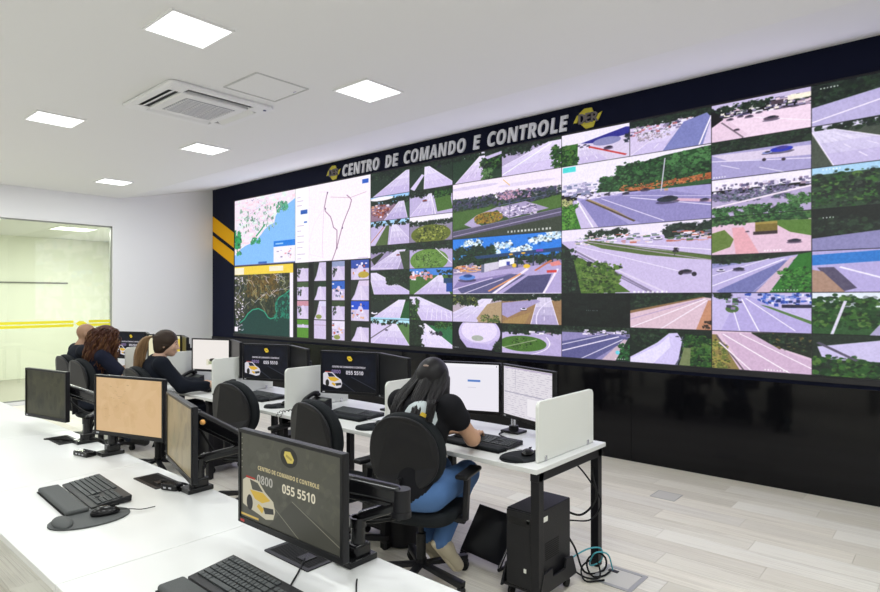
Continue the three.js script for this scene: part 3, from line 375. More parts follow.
big(4, 3, t => {
  t.bg('#ece2f6', 0, 0.2); t.bg('#c9bbe2', 0.18, 1); t.trees(['#1e2e28', '#26362e', '#18241f'], 0.72, 0.06, 1, 0.2, 90, 0.035); t.trees(DK, 0.2, 0.06, 0.5, 0.14, 30, 0.03); t.bits(['#c06a5a', '#e0c8d0', '#efe8f8', '#7a7a98', '#5f8a5c'], 0.1, 0.12, 1, 0.26, 110, 0.05, 0.025); t.bits(['#b06860', '#d89a90'], 0.72, 0.24, 1, 0.28, 20, 0.04, 0.015);
  t.poly('#6b8446', 0.16, 0.2, 0.26, 0.2, 0.6, 0.36, 1, 0.5, 1, 0.56, 0.6, 0.45, 0.3, 0.32); t.line('#a89ab0', 0.012, 0.2, 0.21, 1, 0.56); t.line('#5a6444', 0.01, 0.2, 0.19, 1, 0.5);
  t.line('#eee6fa', 0.008, 0.12, 0.26, 0.9, 0.75); t.line('#f4eefc', 0.008, 0.3, 0.22, 1, 0.42); t.line('#dcd0ec', 0.02, 0.08, 0.3, 0.72, 0.98); t.line('#7f7698', 0.012, 0.12, 0.4, 0.62, 0.98); t.line('#8a7f9e', 0.02, 0.1, 0.33, 0.66, 1);
  t.poly('#5f8636', 0.08, 0.42, 0.16, 0.46, 0.5, 0.98, 0.1, 1); t.trees(['#6f9640', '#537a30', '#86a850'], 0.12, 0.55, 0.42, 0.98, 90, 0.04); t.line('#8a9a60', 0.01, 0.1, 0.8, 0.36, 0.74); t.poly('#1a2420', 0, 0.2, 0.06, 0.3, 0.1, 0.55, 0.15, 1, 0, 1); t.trees(['#16201c', '#24342a', '#33503a'], 0, 0.3, 0.1, 1, 70, 0.035);
  t.trees(['#1c2a22'], 0.2, 0.52, 0.225, 0.58, 8, 0.014); t.trees(['#2a2030'], 0.78, 0.38, 0.81, 0.42, 8, 0.014); t.line('#3a3440', 0.004, 0.79, 0.42, 0.78, 0.48); t.car(0.85, 0.70, 0.07, '#3a3040'); t.oval('#2c2634', 0.9, 0.74, 0.015, 0.03); t.oval('#2c2634', 0.82, 0.72, 0.015, 0.03); t.car(0.68, 0.22, 0.05, '#f4f0fc'); t.stamp(0.52, 0.965, 8);
});
small(4, 5, t => { t.bg('#0d1312'); t.bits(['#141d1a', '#101816'], 0, 0, 1, 1, 60, 0.2, 0.2); t.stamp(0.38, 0.5, 6, 'rgba(170,175,190,0.5)'); });
small(5, 5, t => { t.bg('#18241e'); t.trees(DK, 0, 0, 0.9, 0.35, 90, 0.07); t.poly('#8a6a4a', 0, 0.5, 0.9, 0.1, 1, 0.16, 0.5, 0.45, 0, 0.62); t.poly('#d8bccb', 0, 0.58, 0.92, 0.12, 1, 0.14, 0.92, 1, 0, 1); t.line('#f6eaf6', 0.02, 0.02, 0.98, 0.93, 0.16); t.line('#f2e4f2', 0.02, 0.4, 1, 0.95, 0.2); t.line('#b49ac0', 0.02, 0, 0.75, 0.9, 0.16); t.poly('#c08a6e', 0.96, 0.2, 1, 0.2, 1, 1, 0.82, 1); t.trees(['#3a2c26'], 0.9, 0.75, 1, 0.98, 12, 0.03); });
small(4, 6, t => { t.bg('#3a4440', 0, 0.2); t.bg('#8f88b8', 0.2, 1); t.trees(DK, 0, 0, 1, 0.12, 50, 0.06); t.poly('#5d5c8e', 0, 0.5, 0.7, 0.2, 1, 0.3, 0.5, 1, 0, 1); t.bits(['#efe6fa', '#3a3448', '#b0a4c8'], 0.3, 0.08, 0.95, 0.24, 34, 0.08, 0.06); t.line('#f0eafc', 0.02, 0, 0.6, 0.7, 0.22); t.line('#efe6fa', 0.03, 0.0, 0.8, 0.85, 0.28); t.line('#f0eafc', 0.018, 0.3, 1, 0.9, 0.36); t.poly('#cbb4c4', 0.6, 1, 0.92, 0.35, 1, 0.38, 0.8, 1); t.poly('#1f3c2a', 0.8, 1, 0.98, 0.3, 1, 0.3, 1, 1); t.trees(['#2f6a3a', '#3f8a4a'], 0.85, 0.5, 1, 0.95, 30, 0.04); t.oval('#6ad0e0', 0.83, 0.75, 0.03, 0.06); t.stamp(0.8, 0.92, 5); });
small(5, 6, t => { t.bg('#1a2620'); t.trees(DK, 0, 0, 0.6, 0.5, 80, 0.08); t.poly('#cfc4ee', 0.0, 0.85, 0.35, 0.4, 0.5, 0.12, 0.6, 0.1, 0.66, 0.3, 0.6, 1, 0, 1); t.poly('#e2daf6', 0.0, 0.9, 0.38, 0.45, 0.5, 0.2, 0.52, 0.5, 0.3, 1, 0, 1); t.line('#5a5a6e', 0.02, 0.66, 0.2, 0.68, 0.6, 0.58, 1); t.trees(GR, 0.7, 0.2, 1, 1, 90, 0.07); t.poly('#93a070', 0.68, 0.5, 0.76, 0.5, 0.75, 1, 0.62, 1); t.car(0.6, 0.2, 0.04, '#4a4a60'); });
// column 6
small(6, 0, t => { t.bg('#c9bde0', 0, 0.16); t.bits(TOWN.concat(['#e0c8d8', '#3a4a3e', '#f0e8e0']), 0.05, 0.1, 1, 0.42, 160, 0.07, 0.07); t.trees(DK, 0, 0.12, 0.6, 0.24, 40, 0.05); t.poly('#efd6ea', 0.12, 0.4, 1, 0.42, 1, 1, 0.34, 1); t.poly('#e6cbe0', 0.0, 0.6, 0.15, 0.4, 0.4, 0.95, 0.3, 1, 0, 1); t.line('#7a6878', 0.02, 0.11, 0.5, 0.34, 0.98); t.line('#fbf2fb', 0.014, 0.3, 0.42, 1, 0.82); for (const [x, y, s] of [[0.2, 0.45, 0.07], [0.31, 0.42, 0.06], [0.4, 0.46, 0.08], [0.62, 0.6, 0.14], [0.5, 0.4, 0.06], [0.75, 0.38, 0.07], [0.85, 0.4, 0.06]]) t.car(x, y, s, '#5a4a5c'); t.rect('#f6eedc', 0.78, 0.12, 0.22, 0.12); t.rect('#4a3c4a', 0.62, 0.18, 0.12, 0.1); t.car(0.27, 0.75, 0.06, '#4a3040'); });
small(6, 1, t => { t.bg('#1d2a22', 0, 0.34); t.trees(DK, 0, 0, 1, 0.3, 110, 0.06); t.bg('#a79fce', 0.32, 1); t.poly('#d8cbe4', 0.0, 0.34, 1, 0.42, 1, 0.66, 0.2, 0.56); t.line('#efe6fa', 0.02, 0, 0.5, 1, 0.74); t.line('#f4eefc', 0.012, 0.1, 0.62, 0.3, 0.78); t.line('#f4eefc', 0.012, 0.5, 0.8, 0.75, 1); t.car(0.72, 0.42, 0.2, '#2f38b8', '#4a3f98'); t.car(0.58, 0.46, 0.09, '#8a94d0'); t.oval('#3a3040', 0.55, 0.63, 0.02, 0.04); t.oval('#3a3040', 0.74, 0.68, 0.02, 0.04); t.stamp(0.02, 0.92, 5); });
small(6, 2, t => { t.bg('#f0e8f8', 0, 0.3); t.bits(TOWN, 0.0, 0.14, 1, 0.4, 120, 0.05, 0.08); t.bg('#b4a6cc', 0.42, 1); t.trees(['#6a6088', '#8a7fa6', '#5f6a78'], 0, 0.35, 0.8, 0.6, 70, 0.05); t.line('#efe0f0', 0.04, 0, 0.75, 1, 0.4); t.trees(['#4f8a4c', '#3f7440', '#6aa460', '#2f5f36'], 0.02, 0.78, 0.9, 1, 110, 0.05); t.trees(['#4f8a4c', '#6aa460'], 0.75, 0.55, 1, 0.8, 30, 0.04); t.stamp(0.06, 0.1, 5); });
small(6, 3, t => { t.bg('#5f8a50', 0, 0.3); t.bg('#e0bfd4', 0.2, 1); t.trees(['#3f7440', '#5a9450', '#2a5232'], 0, 0, 0.95, 0.2, 60, 0.06); t.poly('#6e9a44', 0.6, 0.18, 1, 0.22, 1, 0.62, 0.8, 0.5); t.poly('#7d9a4a', 0, 0.42, 0.14, 0.34, 0.24, 0.6, 0.2, 0.8, 0, 0.95); t.poly('#e2a8b4', 0.22, 0.3, 0.34, 0.3, 0.5, 1, 0.26, 1); t.rect('#7a6a34', 0.46, 0.24, 0.22, 0.28); t.rect('#a08c4a', 0.46, 0.2, 0.22, 0.06); t.rect('#3a2c34', 0.44, 0.44, 0.24, 0.08); t.car(0.84, 0.72, 0.12, '#3a2f44'); t.car(0.38, 0.42, 0.04, '#5a4a5c'); t.stamp(0.55, 0.92, 6); });
small(6, 4, t => { t.bg('#26362c', 0, 0.25); t.bg('#8d8cc0', 0.22, 1); t.trees(DK, 0, 0, 0.6, 0.2, 70, 0.06); t.poly('#b9aedc', 0, 0.35, 0.75, 0.1, 0.9, 0.06, 0.45, 0.95, 0, 1); t.poly('#7476ae', 0.05, 0.95, 0.75, 0.2, 0.8, 0.2, 0.42, 1, 0.1, 1); t.line('#f0eafc', 0.02, 0, 0.82, 0.75, 0.16); t.line('#efe6fa', 0.014, 0, 0.55, 0.6, 0.14); t.poly('#d0b4c8', 0.46, 1, 0.8, 0.14, 0.86, 0.1, 0.6, 1); t.poly('#3a8a34', 0.6, 1, 0.88, 0.06, 1, 0.02, 1, 1); t.trees(['#4a9a3c', '#2f7a2e', '#5fae48'], 0.72, 0.4, 1, 1, 60, 0.05); t.car(0.29, 0.38, 0.11, '#3a3448'); t.car(0.1, 0.4, 0.08, '#e8e2f4'); t.stamp(0.62, 0.92, 9); });
small(6, 5, t => { t.bg('#c3b8e4'); t.bits(['#2f4aa8', '#4a6ac8', '#22306a', '#8a9ad8', '#e8e4f6'], 0.35, 0.0, 1, 0.32, 130, 0.05, 0.08); t.trees(DK, 0, 0, 0.2, 0.12, 20, 0.05); t.poly('#b4a8dc', 0.28, 0.12, 0.4, 0.1, 1, 0.75, 1, 1, 0.1, 1); t.poly('#6f9a5a', 0.5, 0.3, 0.6, 0.35, 1, 0.7, 1, 0.78); t.oval('#6a8a54', 0.22, 0.42, 0.07, 0.1); t.bits(['#3a3450', '#8a7aa0', '#4a7a4a'], 0.14, 0.1, 0.3, 0.4, 20, 0.06, 0.07); t.line('#f4eefc', 0.014, 0.32, 0.16, 0.5, 1); t.line('#f4eefc', 0.014, 0.36, 0.14, 0.85, 0.95); t.rect('#2a2840', 0.72, 0.3, 0.28, 0.08); t.line('#f2ecfc', 0.012, 0.24, 0.5, 0.3, 0.98); });
small(6, 6, t => { t.bg('#dcc0d6'); t.poly('#8a7a4a', 0, 0.1, 0.06, 0.1, 0.3, 1, 0, 1); t.trees(['#a0944e', '#7c8a44'], 0, 0.3, 0.16, 1, 40, 0.05); t.poly('#2a3428', 0.42, 0.02, 1, 0, 1, 0.6, 0.62, 0.32, 0.44, 0.2); t.trees(DK.concat(['#6a5a38']), 0.5, 0.05, 1, 0.42, 70, 0.05); t.poly('#cdb0cc', 0.1, 0.06, 0.42, 0.04, 0.7, 0.42, 1, 0.66, 1, 1, 0.36, 1); t.line('#f8eef8', 0.02, 0.12, 0.08, 0.8, 1); t.line('#f8eef8', 0.016, 0.3, 0.06, 1, 0.85); t.line('#6a5a68', 0.02, 0.05, 0.12, 0.34, 1); t.line('#f4e6f2', 0.02, 0.08, 0.3, 0.42, 1); t.stamp(0.55, 0.93, 8); });
// column 7
small(7, 0, t => { t.bg('#22302a'); t.trees(DK, 0, 0, 1, 0.4, 60, 0.1); t.poly('#b9b0da', 0, 0.55, 1, 0.2, 1, 0.95, 0, 1); t.line('#efe6fa', 0.03, 0, 0.9, 1, 0.4); t.stamp(0.08, 0.1, 6); });
small(7, 1, t => { road(t, { sky: '#dcd4ee', hy: 0.12, ground: '#5a6458', vx: 0.1, vw: 0.1, xl: 0.2, xr: 1.3, col: '#c3b8e0', tn: 40 }); });
small(7, 2, t => { t.bg('#a8d0ee', 0, 0.2); t.bg('#3c5a3e', 0.18, 1); t.trees(GR.concat(DK), 0, 0.2, 1, 1, 120, 0.08); t.stamp(0.1, 0.05, 6); });
small(7, 3, t => { t.bg('#121a17'); t.trees(DK, 0, 0.3, 1, 0.6, 40, 0.1); t.poly('#8a86b4', 0, 0.7, 1, 0.5, 1, 1, 0, 1); t.stamp(0.1, 0.2, 4); });
small(7, 4, t => { t.bg('#b4a9da'); t.poly('#2f78c8', 0, 0.1, 1, 0, 1, 0.25, 0, 0.35); t.poly('#57506a', 0.05, 0.4, 0.2, 0.4, 0.4, 0.9, 0.25, 1); t.poly('#a88878', 0, 0.45, 0.1, 0.5, 0.3, 1, 0, 1); t.line('#f0eafc', 0.03, 0.25, 0.4, 0.9, 0.9); });
small(7, 5, t => { t.bg('#dfe6f2', 0, 0.4); t.bg('#3c6a3c', 0.35, 1); t.trees(GR, 0, 0.15, 0.6, 0.8, 70, 0.09); t.line('#d8d2e6', 0.03, 0.3, 0.2, 0.18, 1); t.poly('#a8a0c4', 0.5, 1, 0.7, 0.4, 1, 0.5, 1, 1); });
small(7, 6, t => { t.bg('#2a3a30'); t.poly('#c9c0e6', 0.05, 0.3, 0.6, 0.1, 1, 0.3, 1, 0.6, 0.1, 0.6); t.trees(GR, 0, 0.6, 1, 1, 70, 0.09); t.line('#5a5468', 0.04, 0.05, 0.2, 0.4, 0.6); });

{
  const t = thing('video_wall', 'huge video wall of maps and traffic camera pictures under the silver letters', 'video wall', [0, 0, 0]);
  const H = VY1 - VY0, paint = (x0, x1) => canvas(Math.round((x1 - x0) * PX), Math.round(H * PX), (c, w, h) => {
    c.fillStyle = '#07070c'; c.fillRect(0, 0, w, h);
    for (const [a, b, top, bot, f] of feeds) {
      if (b <= x0 + 0.01 || a >= x1 - 0.01) continue;
      seed = Math.round((a * 977 + top * 331) * 100) | 0;
      c.save(); c.beginPath(); const X = (a - x0) * PX, Y = (VY1 - top) * PX, W = (b - a) * PX, T = (top - bot) * PX; c.rect(X + 1, Y + 1, W - 2, T - 2); c.clip(); c.translate(X, Y); c.scale(W, T);
      f(feedTools(c)); c.restore();
    }
    // compressed camera pictures are soft and grainy
    const d = c.getImageData(0, 0, w, h), p = d.data, B = 5, gw = Math.ceil(w / B) + 2; seed = 99;
    for (let pass = 0; pass < 2; pass++) { const q = Uint8ClampedArray.from(p); for (let y = 1; y < h - 1; y++) for (let x = 1; x < w - 1; x++) { const i = (y * w + x) * 4; for (let k = 0; k < 3; k++) p[i + k] = (q[i + k] * 4 + (q[i - 4 + k] + q[i + 4 + k] + q[i - w * 4 + k] + q[i + w * 4 + k]) * 2 + q[i - w * 4 - 4 + k] + q[i - w * 4 + 4 + k] + q[i + w * 4 - 4 + k] + q[i + w * 4 + 4 + k]) / 16; } }
    const grid = Float32Array.from({ length: gw * (Math.ceil(h / B) + 2) }, () => (rnd() - 0.5) * 15);
    for (let y = 0; y < h; y++) for (let x = 0; x < w; x++) { const i = (y * w + x) * 4, gx = x / B, gy = y / B, ix = gx | 0, iy = gy | 0, fx = gx - ix, fy = gy - iy, j = iy * gw + ix, n = (grid[j] * (1 - fx) + grid[j + 1] * fx) * (1 - fy) + (grid[j + gw] * (1 - fx) + grid[j + gw + 1] * fx) * fy + (rnd() - 0.5) * 8; const green = p[i + 1] > Math.max(p[i], p[i + 2]) + 8 ? 0.8 : 1; for (let k = 0; k < 3; k++) p[i + k] = 120 + (p[i + k] * green - 120) * 1.07 + n; }
    c.putImageData(d, 0, 0);
  });
  obj('frame', [box(VX2 - VX0 + 0.06, 0.05, 0.03, (VX0 + VX2) / 2, VY0 - 0.027, ZW + 0.004), box(VX2 - VX0 + 0.04, 0.012, 0.024, (VX0 + VX2) / 2, VY1 + 0.007, ZW + 0.002), box(0.012, H + 0.03, 0.024, VX0 - 0.007, (VY0 + VY1) / 2, ZW + 0.002), box(0.012, H + 0.03, 0.024, VX2 + 0.007, (VY0 + VY1) / 2, ZW + 0.002)], M.blackFrame, t);
  for (const [a, b] of [[VX0, VX1], [VX1, VX2]]) {
    const map = paint(a, b);
    obj('screen', new THREE.BoxGeometry(b - a, H, 0.01).translate((a + b) / 2, (VY0 + VY1) / 2, ZW + 0.002), std(0x050505, 0.5, { emissive: 0xffffff, emissiveMap: map, emissiveIntensity: WALL_GLOW }), t);
  }
  areaLight(VX2 - VX0, H, [(VX0 + VX2) / 2, (VY0 + VY1) / 2, ZW + 0.03], [(VX0 + VX2) / 2, (VY0 + VY1) / 2, 0], lin(0.72, 0.71, 1.0), WALL_LIGHT, 'video_wall_glow');
}
seed = 4242;
// ---------------------------------------------------------------- desks and dividers
const FAR_AT = ["the black-haired woman's workstation", "the empty workstation beside the black-haired woman", "the empty workstation beside the ponytailed woman", "the ponytailed woman's workstation", "the curly-haired woman's workstation", "the bald man's workstation"];
function desk(x0, x1, z0, z1, label, group, legsLeft, legsRight) {           // x0 > x1
  const w = x0 - x1, t = thing('desk', label, 'desk', [(x0 + x1) / 2, 0, (z0 + z1) / 2], 0, group), d = z1 - z0;
  obj('desktop', boxUV(rb(w - 0.0025, 0.026, d, 0.003, 0, DESK - 0.013, 0)), M.laminate, t);
  obj('frame_rail', [box(w - 0.06, 0.04, 0.03, 0, DESK - 0.046, -d / 2 + 0.10), box(w * 0.72, 0.04, 0.03, -w * 0.06, DESK - 0.046, d / 2 - 0.14)], M.steelBlack, t);
  const side = (sx) => {
    const x = sx * (w / 2 - 0.035);
    obj('side_rail', rb(0.05, 0.05, d - 0.06, 0.003, x, DESK - 0.051, 0), M.steelBlack, t);
    for (const s of [-1, 1]) { const l = obj('leg', rb(0.05, DESK - 0.03, 0.05, 0.003, x, (DESK - 0.03) / 2 + 0.006, s * (d / 2 - 0.06)), M.steelBlack, t); obj('foot', cyl(0.018, 0.02, 0.012, x, 0.006, s * (d / 2 - 0.06), 12), M.rubber, l); }
  };
  if (legsLeft) side(-1); if (legsRight) side(1);
  return t;
}
const farDeskLabel = ["white desk with black legs at the black-haired woman's workstation, above the computer cart", "white desk at the empty workstation beside the black-haired woman", "white desk at the empty workstation beside the ponytailed woman", "white desk in front of the ponytailed woman in long sleeves", "white desk in front of the curly-haired woman", "white desk in front of the bald man, closest to the glass"];
for (let k = 0; k < 6; k++) desk(FX[k], FX[k + 1], FAR0, FAR1, farDeskLabel[k], 'white desks facing the video wall', true, k === 0);
const nearDeskLabel = ['white front-row desk under the monitor with the 0800 slide', 'white front-row desk under the pair of tan monitors', 'white front-row desk under the dark olive monitor', 'white front-row desk beyond the dark olive monitor', 'last white front-row desk towards the glass wall'];
for (let k = 0; k < 5; k++) desk(-0.9 - 1.2 * k, -2.1 - 1.2 * k, NEAR0, NEAR1, nearDeskLabel[k], 'white front-row desks', true, k === 0);
const divLabel = ['pale desk divider at the free end of the row, over the computer cart', 'pale desk divider between the black-haired woman and the empty seat', 'pale desk divider with a corded telephone standing before it', 'pale desk divider between the ponytailed woman and the empty seat', 'pale desk divider between ponytailed and curly-haired women', 'pale desk divider between the curly-haired woman and bald man'];
for (let k = 0; k < 6; k++) {
  const x = k === 0 ? -1.705 : FX[k] - 0.01, t = thing('desk_divider', divLabel[k], 'divider', [x, DESK, -3.06], 0, 'pale desk dividers');
  obj('panel', extrude(roundRect(0.63, 0.325, [0.004, 0.004, 0.035, 0.035]), 0.018, 0.002).rotateY(-Math.PI / 2).translate(0.009, 0.165, 0), M.panelGrey, t);
  for (const z of [0.24, -0.24]) obj('clip', rb(0.028, 0.03, 0.022, 0.003, 0, 0.015, z), M.chrome, t);
}
// cable trays let into the front-row desks
for (const [k, x, z] of [[0, -1.71, -1.235], [1, -2.92, -1.285], [2, -4.2, -1.275]]) {
  const t = thing('cable_tray', ['black cable tray let into the desk under the 0800 slide monitor', 'black cable tray let into the desk under the tan monitors', 'black cable tray let into the desk beside the olive monitor'][k], 'cable tray', [x, DESK, z], 0, 'cable trays in the front desks');
  obj('rim', extrude(roundRect(0.25, 0.12, 0.006), 0.004, 0, [[[-0.11, -0.045], [-0.11, 0.045], [0.11, 0.045], [0.11, -0.045]]]).rotateX(-Math.PI / 2), M.steelBlack, t);
  obj('well', box(0.222, 0.0012, 0.092, 0, 0.001, 0), M.plasticDark, t);
  obj('brush', Array.from({ length: 22 }, (_, i) => box(0.006, 0.003, 0.09, -0.105 + i * 0.01, 0.0026, 0)), M.rubber, t);
  obj('socket', rb(0.05, 0.006, 0.05, 0.002, 0.04, 0.004, 0), M.plasticGloss, t);
}

// ---------------------------------------------------------------- screens
function slide(c, w, h, bg, ink, dim) {
  c.fillStyle = bg[0]; c.fillRect(0, 0, w, h);
  for (let i = 0; i < 160; i++) { c.fillStyle = bg[1 + Math.floor(rnd() * (bg.length - 1))]; c.globalAlpha = 0.16; c.beginPath(); c.ellipse(rr(0, w), rr(0, h * 0.75), rr(8, 46), rr(6, 30), rnd() * 3, 0, 7); c.fill(); }
  c.globalAlpha = 1;
  c.fillStyle = bg[2]; c.beginPath(); c.moveTo(w * 0.55, h * 0.62); c.lineTo(w, h * 0.86); c.lineTo(w, h); c.lineTo(w * 0.3, h); c.closePath(); c.fill();
  c.strokeStyle = dim ? '#8d8b7a' : '#3c4150'; c.lineWidth = 5; c.beginPath(); c.moveTo(w * 0.36, h * 0.75); c.lineTo(w * 0.62, h); c.stroke(); c.beginPath(); c.moveTo(w * 0.55, h * 0.62); c.lineTo(w, h * 0.92); c.stroke();
  // emblem
  c.save(); c.translate(w * 0.52, h * 0.15); c.fillStyle = dim ? '#2f2f2a' : '#05060c'; c.beginPath(); c.ellipse(0, 0, w * 0.085, h * 0.11, 0, 0, 7); c.fill(); c.rotate(0.35); c.fillStyle = dim ? '#d9c766' : '#f2d23c'; c.beginPath(); c.moveTo(-w * 0.05, -h * 0.03); c.lineTo(0, -h * 0.07); c.lineTo(w * 0.05, -h * 0.02); c.lineTo(w * 0.045, h * 0.03); c.lineTo(0, h * 0.07); c.lineTo(-w * 0.05, h * 0.02); c.closePath(); c.fill(); c.fillStyle = dim ? '#a9984c' : '#b08f22'; c.fillRect(-w * 0.03, -h * 0.012, w * 0.06, h * 0.026); c.restore();
  c.textAlign = 'left'; c.fillStyle = dim ? '#e0cf9a' : '#efe9f4'; c.font = `bold ${Math.round(h * 0.066)}px sans-serif`; c.fillText('CENTRO DE COMANDO E CONTROLE', w * 0.19, h * 0.39, w * 0.62);
  c.font = `bold ${Math.round(h * 0.14)}px sans-serif`; c.fillStyle = dim ? '#b9b6ac' : '#9a86b8'; c.fillText('0800', w * 0.18, h * 0.545, w * 0.26); c.fillStyle = ink; c.fillText('055 5510', w * 0.45, h * 0.56, w * 0.36);
  // white and yellow patrol car
  const X = (v) => v * w, Y = (v) => v * h;
  const poly = (col, ...p) => { c.fillStyle = col; c.beginPath(); for (let i = 0; i < p.length; i += 2) c.lineTo(X(p[i]), Y(p[i + 1])); c.closePath(); c.fill(); };
  const white = dim ? '#cfc8ae' : '#e8e4ee', yel = dim ? '#d9b544' : '#eebf3a';
  poly(white, 0.02, 0.56, 0.08, 0.5, 0.2, 0.52, 0.27, 0.62, 0.36, 0.7, 0.38, 0.8, 0.36, 0.9, 0.28, 0.93, 0.2, 0.9, 0.06, 0.86, 0.02, 0.84); poly(dim ? '#55544c' : '#2a2c3c', 0.1, 0.53, 0.19, 0.545, 0.25, 0.63, 0.13, 0.64); poly(yel, 0.1, 0.65, 0.25, 0.64, 0.33, 0.7, 0.24, 0.76, 0.16, 0.74); poly(yel, 0.2, 0.78, 0.26, 0.82, 0.24, 0.88, 0.18, 0.82); poly('#3a3a38', 0.25, 0.8, 0.36, 0.78, 0.365, 0.84, 0.27, 0.87); poly('#b03028', 0.06, 0.495, 0.16, 0.5, 0.16, 0.52, 0.06, 0.52);
  c.fillStyle = '#2c2b2a'; c.beginPath(); c.ellipse(X(0.1), Y(0.8), X(0.035), Y(0.09), 0, 0, 7); c.fill();
  if (dim) { for (let i = 0; i < 6; i++) { c.fillStyle = '#c9c6b8'; c.fillRect(6, h * (0.06 + 0.07 * i), 7, 7); } c.fillStyle = '#d8b860'; c.fillRect(0, h * 0.95, w * 0.2, h * 0.025); }
}
const screenMat = (map, k, rough = 0.3) => dull(lin(0.003, 0.003, 0.003), rough, 0.35, { emissive: 0xffffff, emissiveMap: map, emissiveIntensity: k });
seed = 31;
const SC = {
  slideDim: screenMat(canvas(1024, 576, (c, w, h) => slide(c, w, h, ['#55554b', '#6b6a5c', '#4a4a42', '#77766a', '#3d3d37'], '#ebe3c8', true)), 0.8),
  slide: screenMat(canvas(512, 288, (c, w, h) => slide(c, w, h, ['#0d0f1c', '#15182a', '#090b14', '#1c2034'], '#f2eef8', false)), 0.8),
  black: screenMat(canvas(64, 64, (c, w, h) => { c.fillStyle = '#0b0d12'; c.fillRect(0, 0, w, h); }), 0.5, 0.35),
  login: screenMat(canvas(512, 288, (c, w, h) => { c.fillStyle = '#f2eff8'; c.fillRect(0, 0, w, h); c.fillStyle = '#f8f6fc'; c.fillRect(0, 0, w, 20); c.fillStyle = '#5d86cc'; c.fillRect(w * 0.56, h * 0.34, w * 0.18, h * 0.045); c.fillStyle = '#9a98a8'; c.fillRect(w * 0.96, 8, 8, 8); c.fillStyle = '#d8d4e2'; c.fillRect(w * 0.56, h * 0.5, w * 0.12, 4); }), 0.95),
  form: screenMat(canvas(512, 288, (c, w, h) => { c.fillStyle = '#ebe6ee'; c.fillRect(0, 0, w, h); seed = 5; for (let y = 12; y < h; y += 12) { c.fillStyle = '#c9c2d2'; for (let x = 12; x < w - 20; x += rr(30, 90)) c.fillRect(x, y, rr(12, 50), 3); } c.fillStyle = '#9c98b0'; c.fillRect(8, h * 0.52, w - 16, 4); c.fillRect(w * 0.25, 10, 3, h * 0.4); c.fillStyle = '#b8a8c8'; c.fillRect(8, 4, w - 16, 6); c.fillStyle = '#f8f4fa'; c.fillRect(w * 0.5, h * 0.58, w * 0.45, h * 0.36); c.strokeStyle = '#aaa4bc'; c.strokeRect(w * 0.5, h * 0.58, w * 0.45, h * 0.36); }), 0.9),
  page: screenMat(canvas(512, 288, (c, w, h) => { c.fillStyle = '#f4eee9'; c.fillRect(0, 0, w, h); c.fillStyle = '#3c3a34'; c.beginPath(); c.ellipse(w * 0.56, h * 0.68, w * 0.1, h * 0.06, 0, 0, 7); c.fill(); c.fillStyle = '#e6e0cc'; c.fillRect(w * 0.38, h * 0.66, w * 0.08, h * 0.2); c.fillStyle = '#a9b08c'; c.fillRect(w * 0.44, h * 0.72, w * 0.16, h * 0.1); }), 0.95),
  mapYellow: screenMat(canvas(256, 144, (c, w, h) => { c.fillStyle = '#f2ecc8'; c.fillRect(0, 0, w, h); c.fillStyle = '#ecd35a'; c.fillRect(w * 0.55, h * 0.1, w * 0.45, h * 0.9); c.fillStyle = '#8a8f4a'; c.fillRect(w * 0.7, h * 0.2, 18, 26); }), 0.9),
  tan: screenMat(canvas(512, 288, (c, w, h) => { c.fillStyle = '#dcb98c'; c.fillRect(0, 0, w, h); seed = 12; for (let i = 0; i < 40; i++) { c.fillStyle = rnd() < 0.5 ? 'rgba(190,150,105,0.10)' : 'rgba(240,214,176,0.10)'; c.beginPath(); c.ellipse(rr(0, w), rr(0, h), rr(10, 70), rr(6, 40), rnd() * 3, 0, 7); c.fill(); } for (let i = 0; i < 26; i++) { c.fillStyle = 'rgba(120,92,66,0.18)'; c.fillRect(rr(10, w * 0.5), rr(h * 0.1, h * 0.75), rr(4, 20), rr(2, 5)); } }), 0.92),
  olive: screenMat(canvas(512, 288, (c, w, h) => { c.fillStyle = '#9a8b68'; c.fillRect(0, 0, w, h); seed = 18; for (let i = 0; i < 60; i++) { c.fillStyle = ['rgba(70,66,48,0.14)', 'rgba(170,152,112,0.16)', 'rgba(120,120,96,0.16)'][Math.floor(rnd() * 3)]; c.beginPath(); c.ellipse(rr(0, w), rr(0, h), rr(8, 50), rr(8, 70), rnd(), 0, 7); c.fill(); } }), 0.75),
  darkOlive: screenMat(canvas(512, 288, (c, w, h) => { c.fillStyle = '#4a4a36'; c.fillRect(0, 0, w, h); seed = 22; for (let i = 0; i < 70; i++) { c.fillStyle = ['rgba(30,30,22,0.25)', 'rgba(96,94,62,0.22)', 'rgba(60,62,44,0.25)'][Math.floor(rnd() * 3)]; c.beginPath(); c.ellipse(rr(0, w), rr(0, h), rr(8, 40), rr(10, 60), 0, 0, 7); c.fill(); } }), 0.6),
};
seed = 77;
